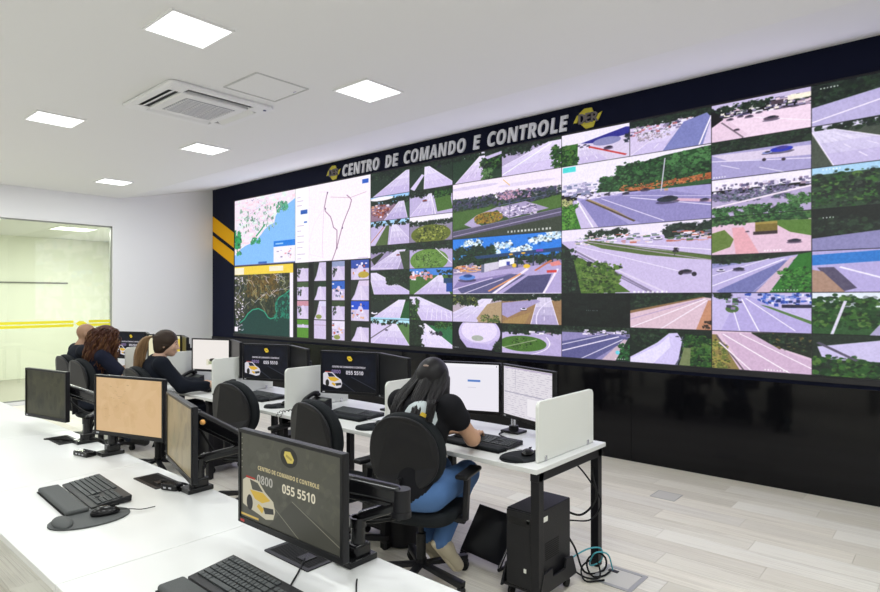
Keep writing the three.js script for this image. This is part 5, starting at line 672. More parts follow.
// ---------------------------------------------------------------- chairs
function makeChair() {
  const t = thing('office_chair', '', 'chair', [0, 0, 0], 0, 'black office chairs');
  // backrest: rounded pad, bowed across, over a thin shell; faces -z
  const sup = (a, b, n) => new THREE.Shape(Array.from({ length: 48 }, (_, i) => { const u = i / 48 * Math.PI * 2, c = Math.cos(u), s = Math.sin(u); const w = a * (1 - 0.06 * s); return new THREE.Vector2(Math.sign(c) * Math.abs(c) ** (2 / n) * w, Math.sign(s) * Math.abs(s) ** (2 / n) * b); }));
  const bow = (g, k) => { const p = g.attributes.position; for (let i = 0; i < p.count; i++) p.setZ(i, p.getZ(i) - k * p.getX(i) ** 2 + 0.25 * (p.getY(i) ** 2)); g.computeVertexNormals(); return toCreasedNormals(g, 0.9); };
  const pad = (w, h, n, d, bev) => { const s = sup(w, h, n), g = new THREE.ExtrudeGeometry(s, { depth: d - 2 * bev, bevelEnabled: true, bevelThickness: bev, bevelSize: bev, bevelOffset: -bev, bevelSegments: 4, curveSegments: 48 }); return g; };
  const back = obj('backrest', bow(pad(0.22, 0.212, 2.25, 0.07, 0.028).translate(0, 0.79, 0.18), 0.9).translate(0, 0, 0), M.fabric, t);
  const pos = back.geometry.attributes.position; for (let i = 0; i < pos.count; i++) pos.setZ(i, pos.getZ(i) - 0.25 * (0.79 ** 2)); // undo the offset of the bow at seat-back height
  for (let i = 0; i < pos.count; i++) { const y = pos.getY(i); pos.setZ(i, pos.getZ(i) + 0.25 * 0.79 ** 2 - 0.25 * y * y + 0.05 * (y - 0.6)); }
  back.geometry.computeVertexNormals();
  obj('back_shell', (() => { const g = pad(0.208, 0.20, 2.25, 0.016, 0.006).translate(0, 0.79, 0.246); const p = g.attributes.position; for (let i = 0; i < p.count; i++) p.setZ(i, p.getZ(i) - 0.9 * p.getX(i) ** 2 + 0.05 * (p.getY(i) - 0.6)); g.computeVertexNormals(); return g; })(), M.plastic, t);
  obj('back_bar', [bar([0, 0.44, 0.06], [0, 0.45, 0.25], 0.06, 0.02), bar([0, 0.44, 0.25], [0, 0.66, 0.262], 0.055, 0.018)], M.plastic, t);
  obj('seat', toCreasedNormals(pad(0.235, 0.225, 3.2, 0.075, 0.03).rotateX(-Math.PI / 2).translate(0, 0.415, -0.02), 0.9), M.fabric, t);
  obj('seat_pan', toCreasedNormals(pad(0.215, 0.205, 3.2, 0.02, 0.006).rotateX(-Math.PI / 2).translate(0, 0.398, -0.02), 0.9), M.plastic, t);
  obj('mechanism', rb(0.13, 0.05, 0.19, 0.012, 0, 0.375, 0.0), M.plasticDark, t);
  obj('lever', [rod([0.05, 0.37, -0.02], [0.22, 0.365, -0.03], 0.006), rb(0.05, 0.012, 0.025, 0.004, 0.235, 0.365, -0.03)], M.plastic, t);
  for (const s of [-1, 1]) {
    const a = obj('armrest', [bar([s * 0.18, 0.395, 0.0], [s * 0.275, 0.40, 0.01], 0.05, 0.02), bar([s * 0.275, 0.39, 0.01], [s * 0.28, 0.635, -0.01], 0.05, 0.03, 0.01)], M.plastic, t);
    obj('arm_pad', rb(0.075, 0.028, 0.24, 0.013, s * 0.28, 0.648, -0.03, 3), M.plasticDark, a);
  }
  obj('column', [cyl(0.028, 0.028, 0.16, 0, 0.20, 0), cyl(0.016, 0.016, 0.12, 0, 0.31, 0), cyl(0.034, 0.03, 0.04, 0, 0.115, 0)], M.plasticDark, t);
  for (let k = 0; k < 5; k++) {
    const a = k * Math.PI * 2 / 5 + 0.3, c = Math.cos(a), s = Math.sin(a);
    obj('base_leg', orient(toCreasedNormals(extrude([[-0.15, -0.02], [-0.15, 0.018], [0.15, 0.01], [0.15, -0.012]], 0.045, 0.006).translate(0, 0, -0.0225).rotateY(-Math.PI / 2), 0.6), [c * 0.02, 0.105, s * 0.02], [c * 0.30, 0.075, s * 0.30]), M.plastic, t);
    const w = obj('caster', [0.011, -0.011].map(o => cyl(0.027, 0.027, 0.016, 0, 0, 0, 18).rotateZ(Math.PI / 2).translate(o, 0.027, 0)), M.rubber, t); w.position.set(c * 0.295, 0, s * 0.295); w.rotation.y = a * 2.1;
    obj('hood', [rb(0.042, 0.024, 0.05, 0.01, 0, 0.05, 0), cyl(0.007, 0.007, 0.03, 0, 0.068, 0.0, 10)], M.plastic, w);
  }
  return t;
}
const chair0 = makeChair();
chair0.position.set(-2.335, 0, -2.52); chair0.rotation.y = 0.30; chair0.userData.label = 'black office chair the black-haired woman sits on';
copy(chair0, [-2.985, 0, -2.46], -0.04, 'empty black office chair beside the black-haired woman');
copy(chair0, [-4.16, 0, -2.58], 0.15, 'empty black office chair two seats from the black-haired woman');
copy(chair0, [-5.66, 0, -2.50], 0.05, 'black office chair the ponytailed woman sits on');
copy(chair0, [-6.82, 0, -2.42], 0.08, 'dark office chair the curly-haired woman sits on');
copy(chair0, [-7.44, 0, -2.48], 0.05, 'dark office chair the bald man sits on, closest to the glass');
// ---------------------------------------------------------------- people: distance fields meshed by surface nets
function nets(f, lo, hi, h) {
  const nx = Math.ceil((hi[0] - lo[0]) / h) + 1, ny = Math.ceil((hi[1] - lo[1]) / h) + 1, nz = Math.ceil((hi[2] - lo[2]) / h) + 1, F = new Float32Array(nx * ny * nz), id = (i, j, k) => i + nx * (j + ny * k);
  for (let k = 0; k < nz; k++) for (let j = 0; j < ny; j++) for (let i = 0; i < nx; i++) F[id(i, j, k)] = f(lo[0] + i * h, lo[1] + j * h, lo[2] + k * h);
  const pos = [], vid = new Int32Array(nx * ny * nz).fill(-1), idx = [], E = [[0, 1], [2, 3], [4, 5], [6, 7], [0, 2], [1, 3], [4, 6], [5, 7], [0, 4], [1, 5], [2, 6], [3, 7]], v = new Float32Array(8);
  for (let k = 0; k < nz - 1; k++) for (let j = 0; j < ny - 1; j++) for (let i = 0; i < nx - 1; i++) {
    let m = 0; for (let c = 0; c < 8; c++) { v[c] = F[id(i + (c & 1), j + ((c >> 1) & 1), k + (c >> 2))]; if (v[c] < 0) m |= 1 << c; }
    if (m === 0 || m === 255) continue;
    let x = 0, y = 0, z = 0, n = 0;
    for (const [a, b] of E) { if ((v[a] < 0) === (v[b] < 0)) continue; const t = v[a] / (v[a] - v[b]); x += (a & 1) + t * ((b & 1) - (a & 1)); y += ((a >> 1) & 1) + t * (((b >> 1) & 1) - ((a >> 1) & 1)); z += (a >> 2) + t * ((b >> 2) - (a >> 2)); n++; }
    vid[id(i, j, k)] = pos.length / 3; pos.push(lo[0] + (i + x / n) * h, lo[1] + (j + y / n) * h, lo[2] + (k + z / n) * h);
  }
  const quad = (a, b, c, d, flip) => { if (a < 0 || b < 0 || c < 0 || d < 0) return; flip ? idx.push(a, c, b, a, d, c) : idx.push(a, b, c, a, c, d); };
  for (let k = 1; k < nz - 1; k++) for (let j = 1; j < ny - 1; j++) for (let i = 1; i < nx - 1; i++) {
    const s = F[id(i, j, k)] < 0;
    if (s !== F[id(i + 1, j, k)] < 0) quad(vid[id(i, j - 1, k - 1)], vid[id(i, j, k - 1)], vid[id(i, j, k)], vid[id(i, j - 1, k)], !s);
    if (s !== F[id(i, j + 1, k)] < 0) quad(vid[id(i - 1, j, k - 1)], vid[id(i - 1, j, k)], vid[id(i, j, k)], vid[id(i, j, k - 1)], !s);
    if (s !== F[id(i, j, k + 1)] < 0) quad(vid[id(i - 1, j - 1, k)], vid[id(i, j - 1, k)], vid[id(i, j, k)], vid[id(i - 1, j, k)], !s);
  }
  const g = new THREE.BufferGeometry(); g.setAttribute('position', new THREE.Float32BufferAttribute(pos, 3)); g.setIndex(idx); g.computeVertexNormals(); return g;
}
const cap = (a, b, r1, r2 = r1) => ({ a, b, r1, r2 }), ell = (c, r, m) => ({ c, r, m });
function field(prims, k, grow = 0) {
  return (x, y, z) => {
    let d = 9;
    for (const p of prims) {
      let e;
      if (p.a) { const bx = p.b[0] - p.a[0], by = p.b[1] - p.a[1], bz = p.b[2] - p.a[2], qx = x - p.a[0], qy = y - p.a[1], qz = z - p.a[2]; const t = Math.max(0, Math.min(1, (qx * bx + qy * by + qz * bz) / (bx * bx + by * by + bz * bz + 1e-9))); const ux = qx - t * bx, uy = qy - t * by, uz = qz - t * bz; e = Math.sqrt(ux * ux + uy * uy + uz * uz) - (p.r1 + (p.r2 - p.r1) * t); }
      else { let X = x - p.c[0], Y = y - p.c[1], Z = z - p.c[2]; if (p.m) { const q = p.m; [X, Y, Z] = [q[0] * X + q[1] * Y + q[2] * Z, q[3] * X + q[4] * Y + q[5] * Z, q[6] * X + q[7] * Y + q[8] * Z]; } X /= p.r[0]; Y /= p.r[1]; Z /= p.r[2]; const k0 = Math.sqrt(X * X + Y * Y + Z * Z), k1 = Math.sqrt((X / p.r[0]) ** 2 + (Y / p.r[1]) ** 2 + (Z / p.r[2]) ** 2); e = k1 < 1e-6 ? -0.1 : k0 * (k0 - 1) / k1; }
      e -= grow;
      const kk = p.k || k, hh = Math.max(kk - Math.abs(d - e), 0) / kk; d = Math.min(d, e) - hh * hh * kk * 0.25;
    }
    return d;
  };
}
function bounds(prims, pad) { const lo = [9, 9, 9], hi = [-9, -9, -9]; for (const p of prims) for (const [q, r] of p.a ? [[p.a, p.r1], [p.b, p.r2]] : [[p.c, Math.max(...p.r)]]) for (let i = 0; i < 3; i++) { lo[i] = Math.min(lo[i], q[i] - r - pad); hi[i] = Math.max(hi[i], q[i] + r + pad); } return [lo, hi]; }
const skinMesh = (prims, k, cell, grow = 0, cut) => { const [lo, hi] = bounds(prims, 0.03 + grow), f = field(prims, k, grow); return nets(cut ? (x, y, z) => Math.max(f(x, y, z), cut(x, y, z)) : f, lo, hi, cell); };
const mix = (a, b, t) => [a[0] + (b[0] - a[0]) * t, a[1] + (b[1] - a[1]) * t, a[2] + (b[2] - a[2]) * t];
function handPrims(w, dir, side, thumbSide) {            // wrist, forward direction, sideways direction; palm down, fingers slightly curled
  const D = V(...dir).normalize(), S = V(...side).normalize(), U = S.clone().cross(D).normalize(); if (U.y < 0) U.negate();
  const at = (f, s, u) => V(...w).addScaledVector(D, f).addScaledVector(S, s).addScaledVector(U, u).toArray(), out = [];
  out.push(cap(at(0, 0, 0), at(0.045, 0, 0.004), 0.022, 0.026)); for (const s of [-0.028, -0.01, 0.01, 0.028]) out.push(cap(at(0.02, s * 0.6, 0), at(0.075, s, 0.004), 0.016, 0.013));
  const len = [0.062, 0.074, 0.070, 0.052];
  [-0.030, -0.0105, 0.0095, 0.029].forEach((s, i) => { const L = len[thumbSide > 0 ? 3 - i : i]; const a = at(0.078, s, 0.004), b = at(0.078 + L * 0.45, s * 1.08, 0.004), c = at(0.078 + L * 0.8, s * 1.1, -0.012), d = at(0.078 + L * 0.95, s * 1.1, -0.026); out.push({ ...cap(a, b, 0.0095, 0.0088), k: 0.004 }, { ...cap(b, c, 0.0088, 0.008), k: 0.004 }, { ...cap(c, d, 0.008, 0.0072), k: 0.004 }); });
  out.push({ ...cap(at(0.025, thumbSide * 0.024, -0.004), at(0.055, thumbSide * 0.050, -0.010), 0.013, 0.0105), k: 0.006 }, { ...cap(at(0.055, thumbSide * 0.050, -0.010), at(0.088, thumbSide * 0.054, -0.016), 0.0105, 0.0085), k: 0.004 });
  return out;
}
function headPrims(c, yaw, pitch, s = 1) {               // head centre; yaw 0 looks to -z
  const m = new THREE.Matrix4().makeRotationFromEuler(new THREE.Euler(pitch, yaw, 0, 'YXZ')), T = (x, y, z) => V(x * s, y * s, z * s).applyMatrix4(m).add(V(...c)).toArray(), e = m.clone().transpose().elements, R = [e[0], e[4], e[8], e[1], e[5], e[9], e[2], e[6], e[10]], E = (x, y, z, a, b, d, k) => ({ c: T(x, y, z), r: [a * s, b * s, d * s], m: R, k });
  return { T, R, prims: [E(0, 0.025, 0.012, 0.074, 0.09, 0.092), E(0, -0.03, -0.03, 0.058, 0.075, 0.06), E(0, -0.085, -0.058, 0.026, 0.02, 0.024), E(0, 0.03, -0.068, 0.05, 0.03, 0.02), { ...cap(T(0, 0.012, -0.088), T(0, -0.028, -0.106), 0.009, 0.013), k: 0.012 }, E(0.011, -0.032, -0.095, 0.009, 0.008, 0.01, 0.008), E(-0.011, -0.032, -0.095, 0.009, 0.008, 0.01, 0.008), E(0, -0.055, -0.09, 0.022, 0.006, 0.010, 0.008), E(0, -0.066, -0.088, 0.019, 0.007, 0.010, 0.008), E(0.034, -0.02, -0.07, 0.02, 0.02, 0.018), E(-0.034, -0.02, -0.07, 0.02, 0.02, 0.018), E(0.076, -0.005, 0.012, 0.008, 0.03, 0.018, 0.006), E(-0.076, -0.005, 0.012, 0.008, 0.03, 0.018, 0.006)] };
}
const skin = (r, g, b) => std(lin(r, g, b), 0.55);
function strands(list, r, seg = 12) { return list.map(p => new THREE.TubeGeometry(new THREE.CatmullRomCurve3(p.map(q => V(...q))), seg, r * rr(0.75, 1.25), 5, false)); }
function person(o) {
  const t = thing('person', o.label, 'person', [o.at[0], 0, o.at[1]], o.turn || 0, 'people at the far desks');
  const H = o.head, hd = headPrims(H, o.headYaw || 0, o.headPitch || 0, o.headScale || 1), hip = o.hip || [0, 0.555, 0.02], ch = o.chest, nk = o.neck;
  const torso = [ell(hip, [0.165, 0.10, 0.125]), cap([hip[0], hip[1] + 0.04, hip[2]], mix(hip, ch, 0.55), 0.125, 0.115), ell(ch, [0.155, 0.17, 0.105]), cap(o.shL, o.shR, 0.052), cap([ch[0], ch[1] + 0.1, ch[2]], nk, 0.075, 0.05)];
  const neck = cap(nk, mix(nk, H, 0.75), 0.047, 0.05);
  const arms = [[o.shL, o.elL, o.wrL], [o.shR, o.elR, o.wrR]], legs = [[-1, o.kneeL, o.ankL, o.toeL], [1, o.kneeR, o.ankR, o.toeR]];
  const P = [...torso, neck];
  for (const [s, e, w] of arms) P.push(cap(s, e, 0.05, 0.039), cap(e, mix(e, w, 0.35), 0.039, 0.038), cap(mix(e, w, 0.35), w, 0.038, 0.024));
  for (const [s, k, a] of legs) P.push(cap([hip[0] + s * 0.09, hip[1] - 0.01, hip[2] - 0.02], k, 0.085, 0.058), cap(k, mix(k, a, 0.35), 0.056, 0.054), cap(mix(k, a, 0.35), a, 0.054, 0.034));
  const parts = [skinMesh(P, 0.035, 0.013), skinMesh([...hd.prims, neck], 0.028, 0.0055)];
  for (const [i, w, dir] of [[0, o.wrL, o.hdL], [1, o.wrR, o.hdR]]) { const d = V(...dir).normalize(), s = d.clone().cross(V(0, 1, 0)).normalize(); parts.push(skinMesh([...handPrims(w, dir, s.toArray(), i ? -1 : 1), cap(mix(arms[i][1], w, 0.8), w, 0.026, 0.023)], 0.010, 0.0036)); }
  obj('body', parts, o.skin, t);
  for (const s of [-1, 1]) { const e = obj('eye', new THREE.SphereGeometry(0.0085, 10, 8).translate(...hd.T(s * 0.031, 0.008, -0.083)), std(lin(0.04, 0.025, 0.02), 0.2), t); }
  obj('eyebrow', [-1, 1].map(s => tube([hd.T(s * 0.015, 0.028, -0.090), hd.T(s * 0.032, 0.034, -0.087), hd.T(s * 0.05, 0.027, -0.078)], 0.0035, 8, 5)), o.brow || std(lin(0.02, 0.012, 0.008), 0.8), t);
  // shirt
  const sl = o.sleeve, S = [...torso]; for (const [s, e, w] of arms) { if (sl <= 1) S.push(cap(s, mix(s, e, sl), 0.062, 0.058)); else S.push(cap(s, e, 0.058, 0.048), cap(e, mix(e, w, sl - 1), 0.048, 0.034)); }
  obj('shirt', skinMesh(S, 0.035, 0.011, 0.010, (x, y, z) => Math.max(hip[1] - 0.04 - y, -(Math.hypot(x - nk[0], y - nk[1] - 0.05, z - nk[2] - 0.0) - 0.072))), o.shirt, t);
  if (o.collar) obj('collar', new THREE.TorusGeometry(0.062, 0.012, 8, 24).rotateX(Math.PI / 2 - 0.25).translate(nk[0], nk[1] + 0.012, nk[2]), o.shirt, t);
  // trousers and shoes
  const Q = [ell(hip, [0.168, 0.105, 0.13])]; for (const [s, k, a] of legs) Q.push(cap([hip[0] + s * 0.09, hip[1] - 0.01, hip[2] - 0.02], k, 0.088, 0.064), cap(k, a, 0.062, 0.044));
  obj('trousers', skinMesh(Q, 0.03, 0.013, 0.008), o.pants, t);
  for (const [s, , a, toe] of legs) { const sh = obj('shoe', skinMesh([cap(a, mix(a, toe, 0.3), 0.046, 0.044), cap(mix(a, toe, 0.1), toe, 0.042, 0.036)], 0.03, 0.008), o.shoe, t); const d = V(...toe).sub(V(...a)).normalize(), dn = V(0, -1, 0).addScaledVector(d, d.y).normalize(); obj('sole', skinMesh([cap(V(...a).addScaledVector(dn, 0.036).addScaledVector(d, -0.02).toArray(), V(...toe).addScaledVector(dn, 0.024).toArray(), 0.022, 0.02)], 0.01, 0.007), o.sole, sh); }
  return { t, hd };
}
const hairCap = (hd, s, grow, front = -0.05) => { // skull cap leaving the face free
  const P = [{ c: hd.T(0, 0.03, 0.016), r: [0.08 * s, 0.094 * s, 0.097 * s], m: hd.R }, { c: hd.T(0, -0.035, 0.045), r: [0.072 * s, 0.068 * s, 0.056 * s], m: hd.R }]; const F = hd.T(0, -0.05, -0.12), U = hd.T(0, 0.02, -0.03), nx = F[0] - U[0], ny = F[1] - U[1], nz = F[2] - U[2], L = Math.hypot(nx, ny, nz);
  return skinMesh(P, 0.02, 0.006, grow, (x, y, z) => ((x - U[0]) * nx + (y - U[1]) * ny + (z - U[2]) * nz) / L + 0.0 + front + 0.03);
};
const hairBump = noiseTex(256, (x) => 128 + 90 * Math.sin(x * 0.9) * Math.sin(x * 0.37 + 1) + 40 * (rnd() - 0.5), 4);
const hairMat = (r, g, b, rough = 0.5) => dull(lin(r, g, b), rough, 0.45);
seed = 1001;
{ // the woman with long black hair, seen from behind
  const black = hairMat(0.007, 0.006, 0.007, 0.45), jeans = std(lin(0.055, 0.13, 0.30), 0.85, { bumpMap: weave, bumpScale: 0.0005 });
  const { t, hd } = person({ label: 'seated person with long black hair, black T-shirt with a back logo and jeans', at: [-2.275, -2.46], turn: 0.13, head: [-0.01, 1.14, -0.13], headYaw: 0.22, headPitch: -0.2, hip: [0, 0.565, 0.05], chest: [0, 0.90, 0.0], neck: [-0.005, 1.06, -0.06], shL: [-0.17, 1.02, -0.03], shR: [0.17, 1.02, -0.03], elL: [-0.235, 0.82, -0.20], elR: [0.22, 0.83, -0.185], wrL: [-0.08, 0.795, -0.40], wrR: [0.10, 0.795, -0.38], hdL: [0.2, -0.02, -1], hdR: [-0.2, -0.02, -1], kneeL: [-0.14, 0.56, -0.39], kneeR: [0.06, 0.56, -0.39], ankL: [-0.08, 0.22, -0.16], ankR: [0.05, 0.235, -0.12], toeL: [-0.05, 0.075, -0.25], toeR: [0.10, 0.075, -0.22], sleeve: 0.36, skin: skin(0.42, 0.24, 0.15), shirt: dull(lin(0.007, 0.007, 0.009), 0.85, 0.3), pants: jeans, shoe: std(lin(0.42, 0.37, 0.27), 0.8), sole: std(lin(0.50, 0.44, 0.32), 0.8) });
  const list = [];
  for (let i = 0; i < 320; i++) { // strands falling from the crown: long locks down the middle and over one shoulder, the logo showing between
    const a = rr(-1, 1), side = a * 0.084, A = Math.abs(a), w = A < 0.4 ? 0.028 + a * 0.045 : a < 0 ? -0.085 + (a + 0.4) * 0.09 : 0.125 + (a - 0.4) * 0.03, len = A < 0.4 ? rr(0.20, 0.30) : a < 0 ? rr(0.20, 0.30) : rr(0.10, 0.17);
    list.push([hd.T(side * 0.5, 0.118 - A * 0.025, 0.02), hd.T(side * 0.98, 0.09 - A * 0.02, 0.08 - A * 0.045), hd.T(side * 1.2, 0.02, 0.105 - A * 0.06 + rr(0, 0.014)), [(w + side) * 0.6 + hd.T(0, 0, 0)[0] + rr(-0.01, 0.01), 1.06, 0.055 - A * 0.02 + rr(-0.004, 0.012)], [w + rr(-0.012, 0.012), 1.15 - len * 0.75, 0.10 - A * 0.02 + rr(0, 0.014)], [w * 0.95 + rr(-0.01, 0.01), 1.13 - len, 0.116 - A * 0.02 + rr(0, 0.012)]]);
  }
  obj('hair', [hairCap(hd, 1.08, 0.006, -0.075), skinMesh([cap(hd.T(0, 0.02, 0.05), hd.T(0, -0.06, 0.05), 0.075, 0.07), cap(hd.T(0.055, 0.0, 0.02), [0.075, 1.03, 0.03], 0.04, 0.028), cap(hd.T(-0.055, 0.0, 0.02), [-0.10, 1.0, 0.04], 0.04, 0.03), cap(hd.T(0.066, 0.02, -0.02), hd.T(0.07, -0.09, -0.015), 0.028, 0.03), cap(hd.T(-0.066, 0.02, -0.02), hd.T(-0.07, -0.09, -0.015), 0.028, 0.03)], 0.03, 0.008), ...strands(list, 0.0055, 14)], black, t);
  obj('hair_tie', new THREE.TorusGeometry(0.018, 0.006, 8, 16).rotateX(1.2).translate(...hd.T(-0.005, 0.075, 0.098)), std(lin(0.30, 0.22, 0.18), 0.6), t);
  // round logo printed on the back of the shirt, following it
  const shirt = t.children.find(m => m.name === 'shirt');
  const ray = new THREE.Raycaster(); shirt.updateWorldMatrix(true, false); shirt.material.side = THREE.DoubleSide;
  const patch = (pts, lift, mat, name) => { // a flat outline laid on the curved back
    const g = new THREE.ShapeGeometry(new THREE.Shape(pts.map(p => new THREE.Vector2(...p))), 8); const tri = []; const p = g.attributes.position, ix = g.index;
    const sub = (a, b, c, n) => { if (!n) { tri.push(a, b, c); return; } const ab = a.clone().add(b).multiplyScalar(0.5), bc = b.clone().add(c).multiplyScalar(0.5), ca = c.clone().add(a).multiplyScalar(0.5); sub(a, ab, ca, n - 1); sub(ab, b, bc, n - 1); sub(ca, bc, c, n - 1); sub(ab, bc, ca, n - 1); };
    for (let i = 0; i < ix.count; i += 3) sub(...[0, 1, 2].map(j => V(p.getX(ix.getX(i + j)), p.getY(ix.getX(i + j)), 0)), 3);
    const m = shirt.matrixWorld, inv = m.clone().invert(), out = [], cache = {};
    for (const v of tri) { const key = v.x.toFixed(4) + v.y.toFixed(4); if (!cache[key]) { const o = V(v.x, v.y, 0.5).applyMatrix4(m), d = V(0, 0, -1).transformDirection(m); ray.set(o, d); const hit = ray.intersectObject(shirt, false)[0]; cache[key] = hit ? hit.point.clone().addScaledVector(d, -lift).applyMatrix4(inv) : V(v.x, v.y, 0.12); } out.push(...cache[key].toArray()); }
    const q = new THREE.BufferGeometry(); q.setAttribute('position', new THREE.Float32BufferAttribute(out, 3)); q.computeVertexNormals(); obj(name, q, mat, shirt);
  };
  const arc = (a0, a1, r, cx, cy) => Array.from({ length: 17 }, (_, i) => { const a = a0 + (a1 - a0) * i / 16; return [cx + r * Math.cos(a), cy + r * Math.sin(a)]; });
  patch(arc(0, Math.PI * 1.99, 0.095, 0.045, 0.965), 0.0025, std(lin(0.50, 0.56, 0.58), 0.8), 'logo_disc');
  patch([[-0.04, 0.945], [-0.01, 0.98], [0.045, 0.975], [0.065, 1.005], [0.11, 0.99], [0.10, 0.95], [0.06, 0.94], [0.04, 0.915], [-0.005, 0.925]], 0.0045, std(lin(0.75, 0.52, 0.04), 0.8), 'logo_map');
}
{ // the woman with the long ponytail, in dark long sleeves
  const root = hairMat(0.028, 0.016, 0.010), tail = hairMat(0.17, 0.10, 0.047, 0.55);
  const { t, hd } = person({ label: 'seated person with a long brown ponytail and dark long sleeves, holding a pen', at: [-5.64, -2.46], turn: -0.25, head: [0.02, 1.19, -0.10], headYaw: -0.35, headPitch: -0.12, hip: [0, 0.565, 0.04], chest: [0, 0.90, 0.0], neck: [0.01, 1.075, -0.04], shL: [-0.16, 1.02, -0.03], shR: [0.165, 1.02, -0.03], elL: [-0.22, 0.80, -0.24], elR: [0.25, 0.815, -0.19], wrL: [0.0, 0.80, -0.42], wrR: [0.24, 0.805, -0.41], hdL: [0.3, -0.02, -1], hdR: [0.1, 0.0, -1], kneeL: [-0.12, 0.56, -0.40], kneeR: [0.12, 0.56, -0.40], ankL: [-0.12, 0.13, -0.30], ankR: [0.12, 0.13, -0.30], toeL: [-0.13, 0.06, -0.46], toeR: [0.13, 0.06, -0.46], sleeve: 1.95, skin: skin(0.50, 0.31, 0.22), shirt: dull(lin(0.006, 0.008, 0.014), 0.85, 0.3), pants: dull(lin(0.01, 0.012, 0.02), 0.85, 0.3), shoe: std(lin(0.02, 0.02, 0.02), 0.6), sole: std(lin(0.1, 0.1, 0.1), 0.7) });
  obj('hair', [hairCap(hd, 1.06, 0.006, -0.06), ...strands(Array.from({ length: 90 }, (_, i) => { const s = i % 2 ? 1 : -1, u = rr(0, 1); return [hd.T(s * (0.05 + 0.025 * u), 0.095 - 0.10 * u, -0.055 + 0.02 * u), hd.T(s * (0.075 + 0.012 * u), 0.085 - 0.10 * u, 0.01), hd.T(s * 0.06, 0.07 - 0.055 * u, 0.085), hd.T(s * 0.012, 0.06, 0.125)]; }), 0.005, 8), ...strands(Array.from({ length: 60 }, () => { const a = rr(-1, 1); return [hd.T(a * 0.06, 0.10 - Math.abs(a) * 0.04, -0.04), hd.T(a * 0.078, 0.09 - Math.abs(a) * 0.05, 0.02), hd.T(a * 0.05, 0.075, 0.09), hd.T(a * 0.01, 0.06, 0.12)]; }), 0.0045, 8)], root, t);
  obj('hair_tie', new THREE.TorusGeometry(0.018, 0.008, 8, 16).translate(...hd.T(0, 0.058, 0.122)), M.rubber, t);
  const P0 = hd.T(0, 0.058, 0.12);
  obj('ponytail', strands(Array.from({ length: 230 }, () => { const a = rr(-1, 1), b = rr(-1, 1), L = rr(0.32, 0.47), q = rr(-0.012, 0.012); return [P0, [P0[0] + a * 0.034 - 0.02, P0[1] - 0.01, P0[2] + 0.055 + b * 0.022], [P0[0] + a * 0.07 - 0.05 + q, P0[1] - 0.11, P0[2] + 0.095 + b * 0.04], [P0[0] + a * 0.085 - 0.085 - q, P0[1] - 0.25, P0[2] + 0.11 + b * 0.035], [P0[0] + a * 0.075 - 0.12 + q, P0[1] - L, P0[2] + 0.11 + b * 0.03]]; }), 0.006, 14), tail, t);
  const pen = thing('pen', "white pen in the ponytailed woman's hand", 'pen', [0, 0, 0]); t.updateWorldMatrix(true, false);
  const hw = V(0.245, 0.80, -0.50).applyMatrix4(t.matrixWorld), he = hw.clone().add(V(0.06, 0.10, 0.0));
  obj('barrel', rod([hw.x, hw.y - 0.02, hw.z], he.toArray(), 0.0042), M.acWhite, pen); obj('cap', rod(he.toArray(), he.clone().add(V(0.012, 0.02, 0)).toArray(), 0.0046), M.acWhite, pen);
}
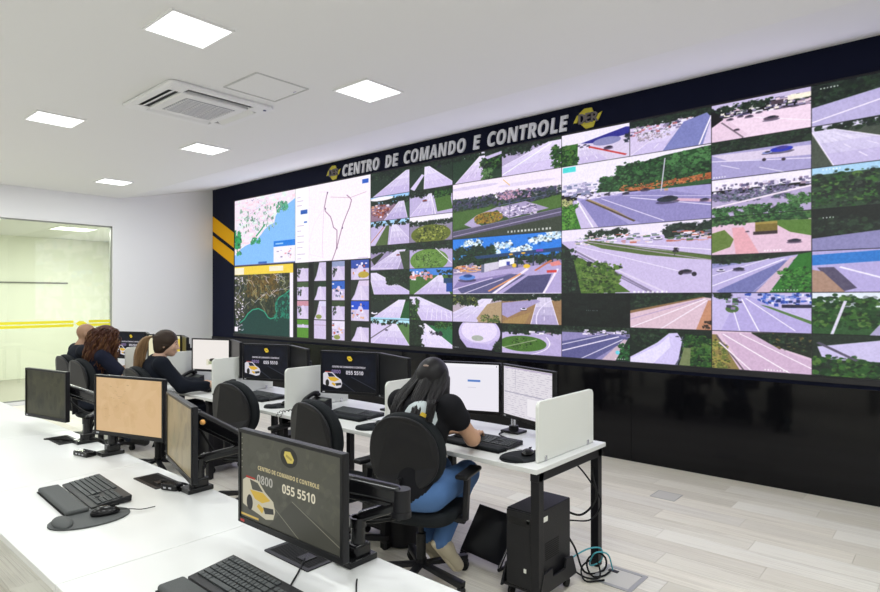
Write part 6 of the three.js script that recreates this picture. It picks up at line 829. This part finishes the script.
{ // the woman with big curly hair
  const c1 = hairMat(0.055, 0.018, 0.010, 0.5), c2 = hairMat(0.115, 0.05, 0.02, 0.55);
  const { t, hd } = person({ label: 'seated person with voluminous reddish-brown curly hair and a navy short-sleeved shirt', at: [-6.86, -2.38], turn: -0.15, head: [0.02, 1.185, -0.10], headYaw: -0.15, headPitch: -0.12, hip: [0, 0.565, 0.04], chest: [0, 0.90, 0.0], neck: [0.01, 1.075, -0.04], shL: [-0.165, 1.02, -0.03], shR: [0.165, 1.02, -0.03], elL: [-0.25, 0.80, -0.24], elR: [0.27, 0.81, -0.20], wrL: [-0.02, 0.80, -0.45], wrR: [0.18, 0.80, -0.44], hdL: [0.2, -0.02, -1], hdR: [-0.05, 0.0, -1], kneeL: [-0.12, 0.56, -0.40], kneeR: [0.12, 0.56, -0.40], ankL: [-0.12, 0.13, -0.30], ankR: [0.12, 0.13, -0.30], toeL: [-0.13, 0.06, -0.46], toeR: [0.13, 0.06, -0.46], sleeve: 0.8, skin: skin(0.42, 0.23, 0.15), shirt: dull(lin(0.008, 0.010, 0.022), 0.85, 0.3), pants: dull(lin(0.02, 0.025, 0.04), 0.85, 0.3), shoe: std(lin(0.02, 0.02, 0.02), 0.6), sole: std(lin(0.1, 0.1, 0.1), 0.7), collar: true });
  const curl = (tips) => Array.from({ length: 240 }, () => { const th = rr(-2.3, 2.3), up = rr(0.02, 0.12), r0 = 0.075, L = rr(0.22, 0.40), fl = rr(0.02, 0.085), st = tips ? 0.45 : 0, pts = [], ph = rr(0, 6); for (let i = 0; i <= 15; i++) { const u = st + (1 - st) * i / 15, r = r0 + fl * Math.sin(Math.min(1, u * 1.4) * Math.PI * 0.5) + 0.012, y = up - L * u * u * 0.9 - L * 0.1 * u + 0.02 * Math.sin(u * 3.1), a = u * 20 + ph; const q = hd.T(Math.sin(th) * r * (1 + 0.1 * u), y, Math.cos(th) * r * 1.1); pts.push([q[0] + 0.013 * Math.cos(a), q[1] + 0.008 * Math.sin(a * 0.7), q[2] + 0.013 * Math.sin(a)]); } return pts; });
  obj('hair', [hairCap(hd, 1.2, 0.008, -0.055), skinMesh([cap(hd.T(0, 0.03, 0.04), hd.T(0, -0.12, 0.06), 0.10, 0.11), cap(hd.T(-0.06, 0, 0.02), hd.T(-0.09, -0.15, 0.02), 0.05, 0.05)], 0.04, 0.01), ...strands(curl(false), 0.005, 30)], c1, t);
  obj('hair_tips', strands(curl(true), 0.005, 20), c2, t);
}
{ // the man at the far end, mostly hidden
  person({ label: 'seated person with a shaved head and dark shirt, closest to the glass', at: [-7.44, -2.42], turn: -0.1, head: [0.0, 1.215, -0.07], headYaw: -0.2, headPitch: -0.05, hip: [0, 0.57, 0.04], chest: [0, 0.91, 0.02], neck: [0.0, 1.09, -0.01], shL: [-0.18, 1.035, 0.0], shR: [0.18, 1.035, 0.0], elL: [-0.26, 0.81, -0.20], elR: [0.26, 0.81, -0.20], wrL: [-0.06, 0.80, -0.43], wrR: [0.10, 0.80, -0.44], hdL: [0.2, -0.02, -1], hdR: [-0.1, -0.02, -1], kneeL: [-0.13, 0.56, -0.41], kneeR: [0.13, 0.56, -0.41], ankL: [-0.13, 0.13, -0.32], ankR: [0.13, 0.13, -0.32], toeL: [-0.14, 0.06, -0.48], toeR: [0.14, 0.06, -0.48], sleeve: 0.8, skin: skin(0.30, 0.17, 0.10), shirt: dull(lin(0.010, 0.012, 0.018), 0.85, 0.3), pants: dull(lin(0.02, 0.022, 0.03), 0.85, 0.3), shoe: std(lin(0.02, 0.02, 0.02), 0.6), sole: std(lin(0.1, 0.1, 0.1), 0.7) });
}
renderer.render(scene, camera);
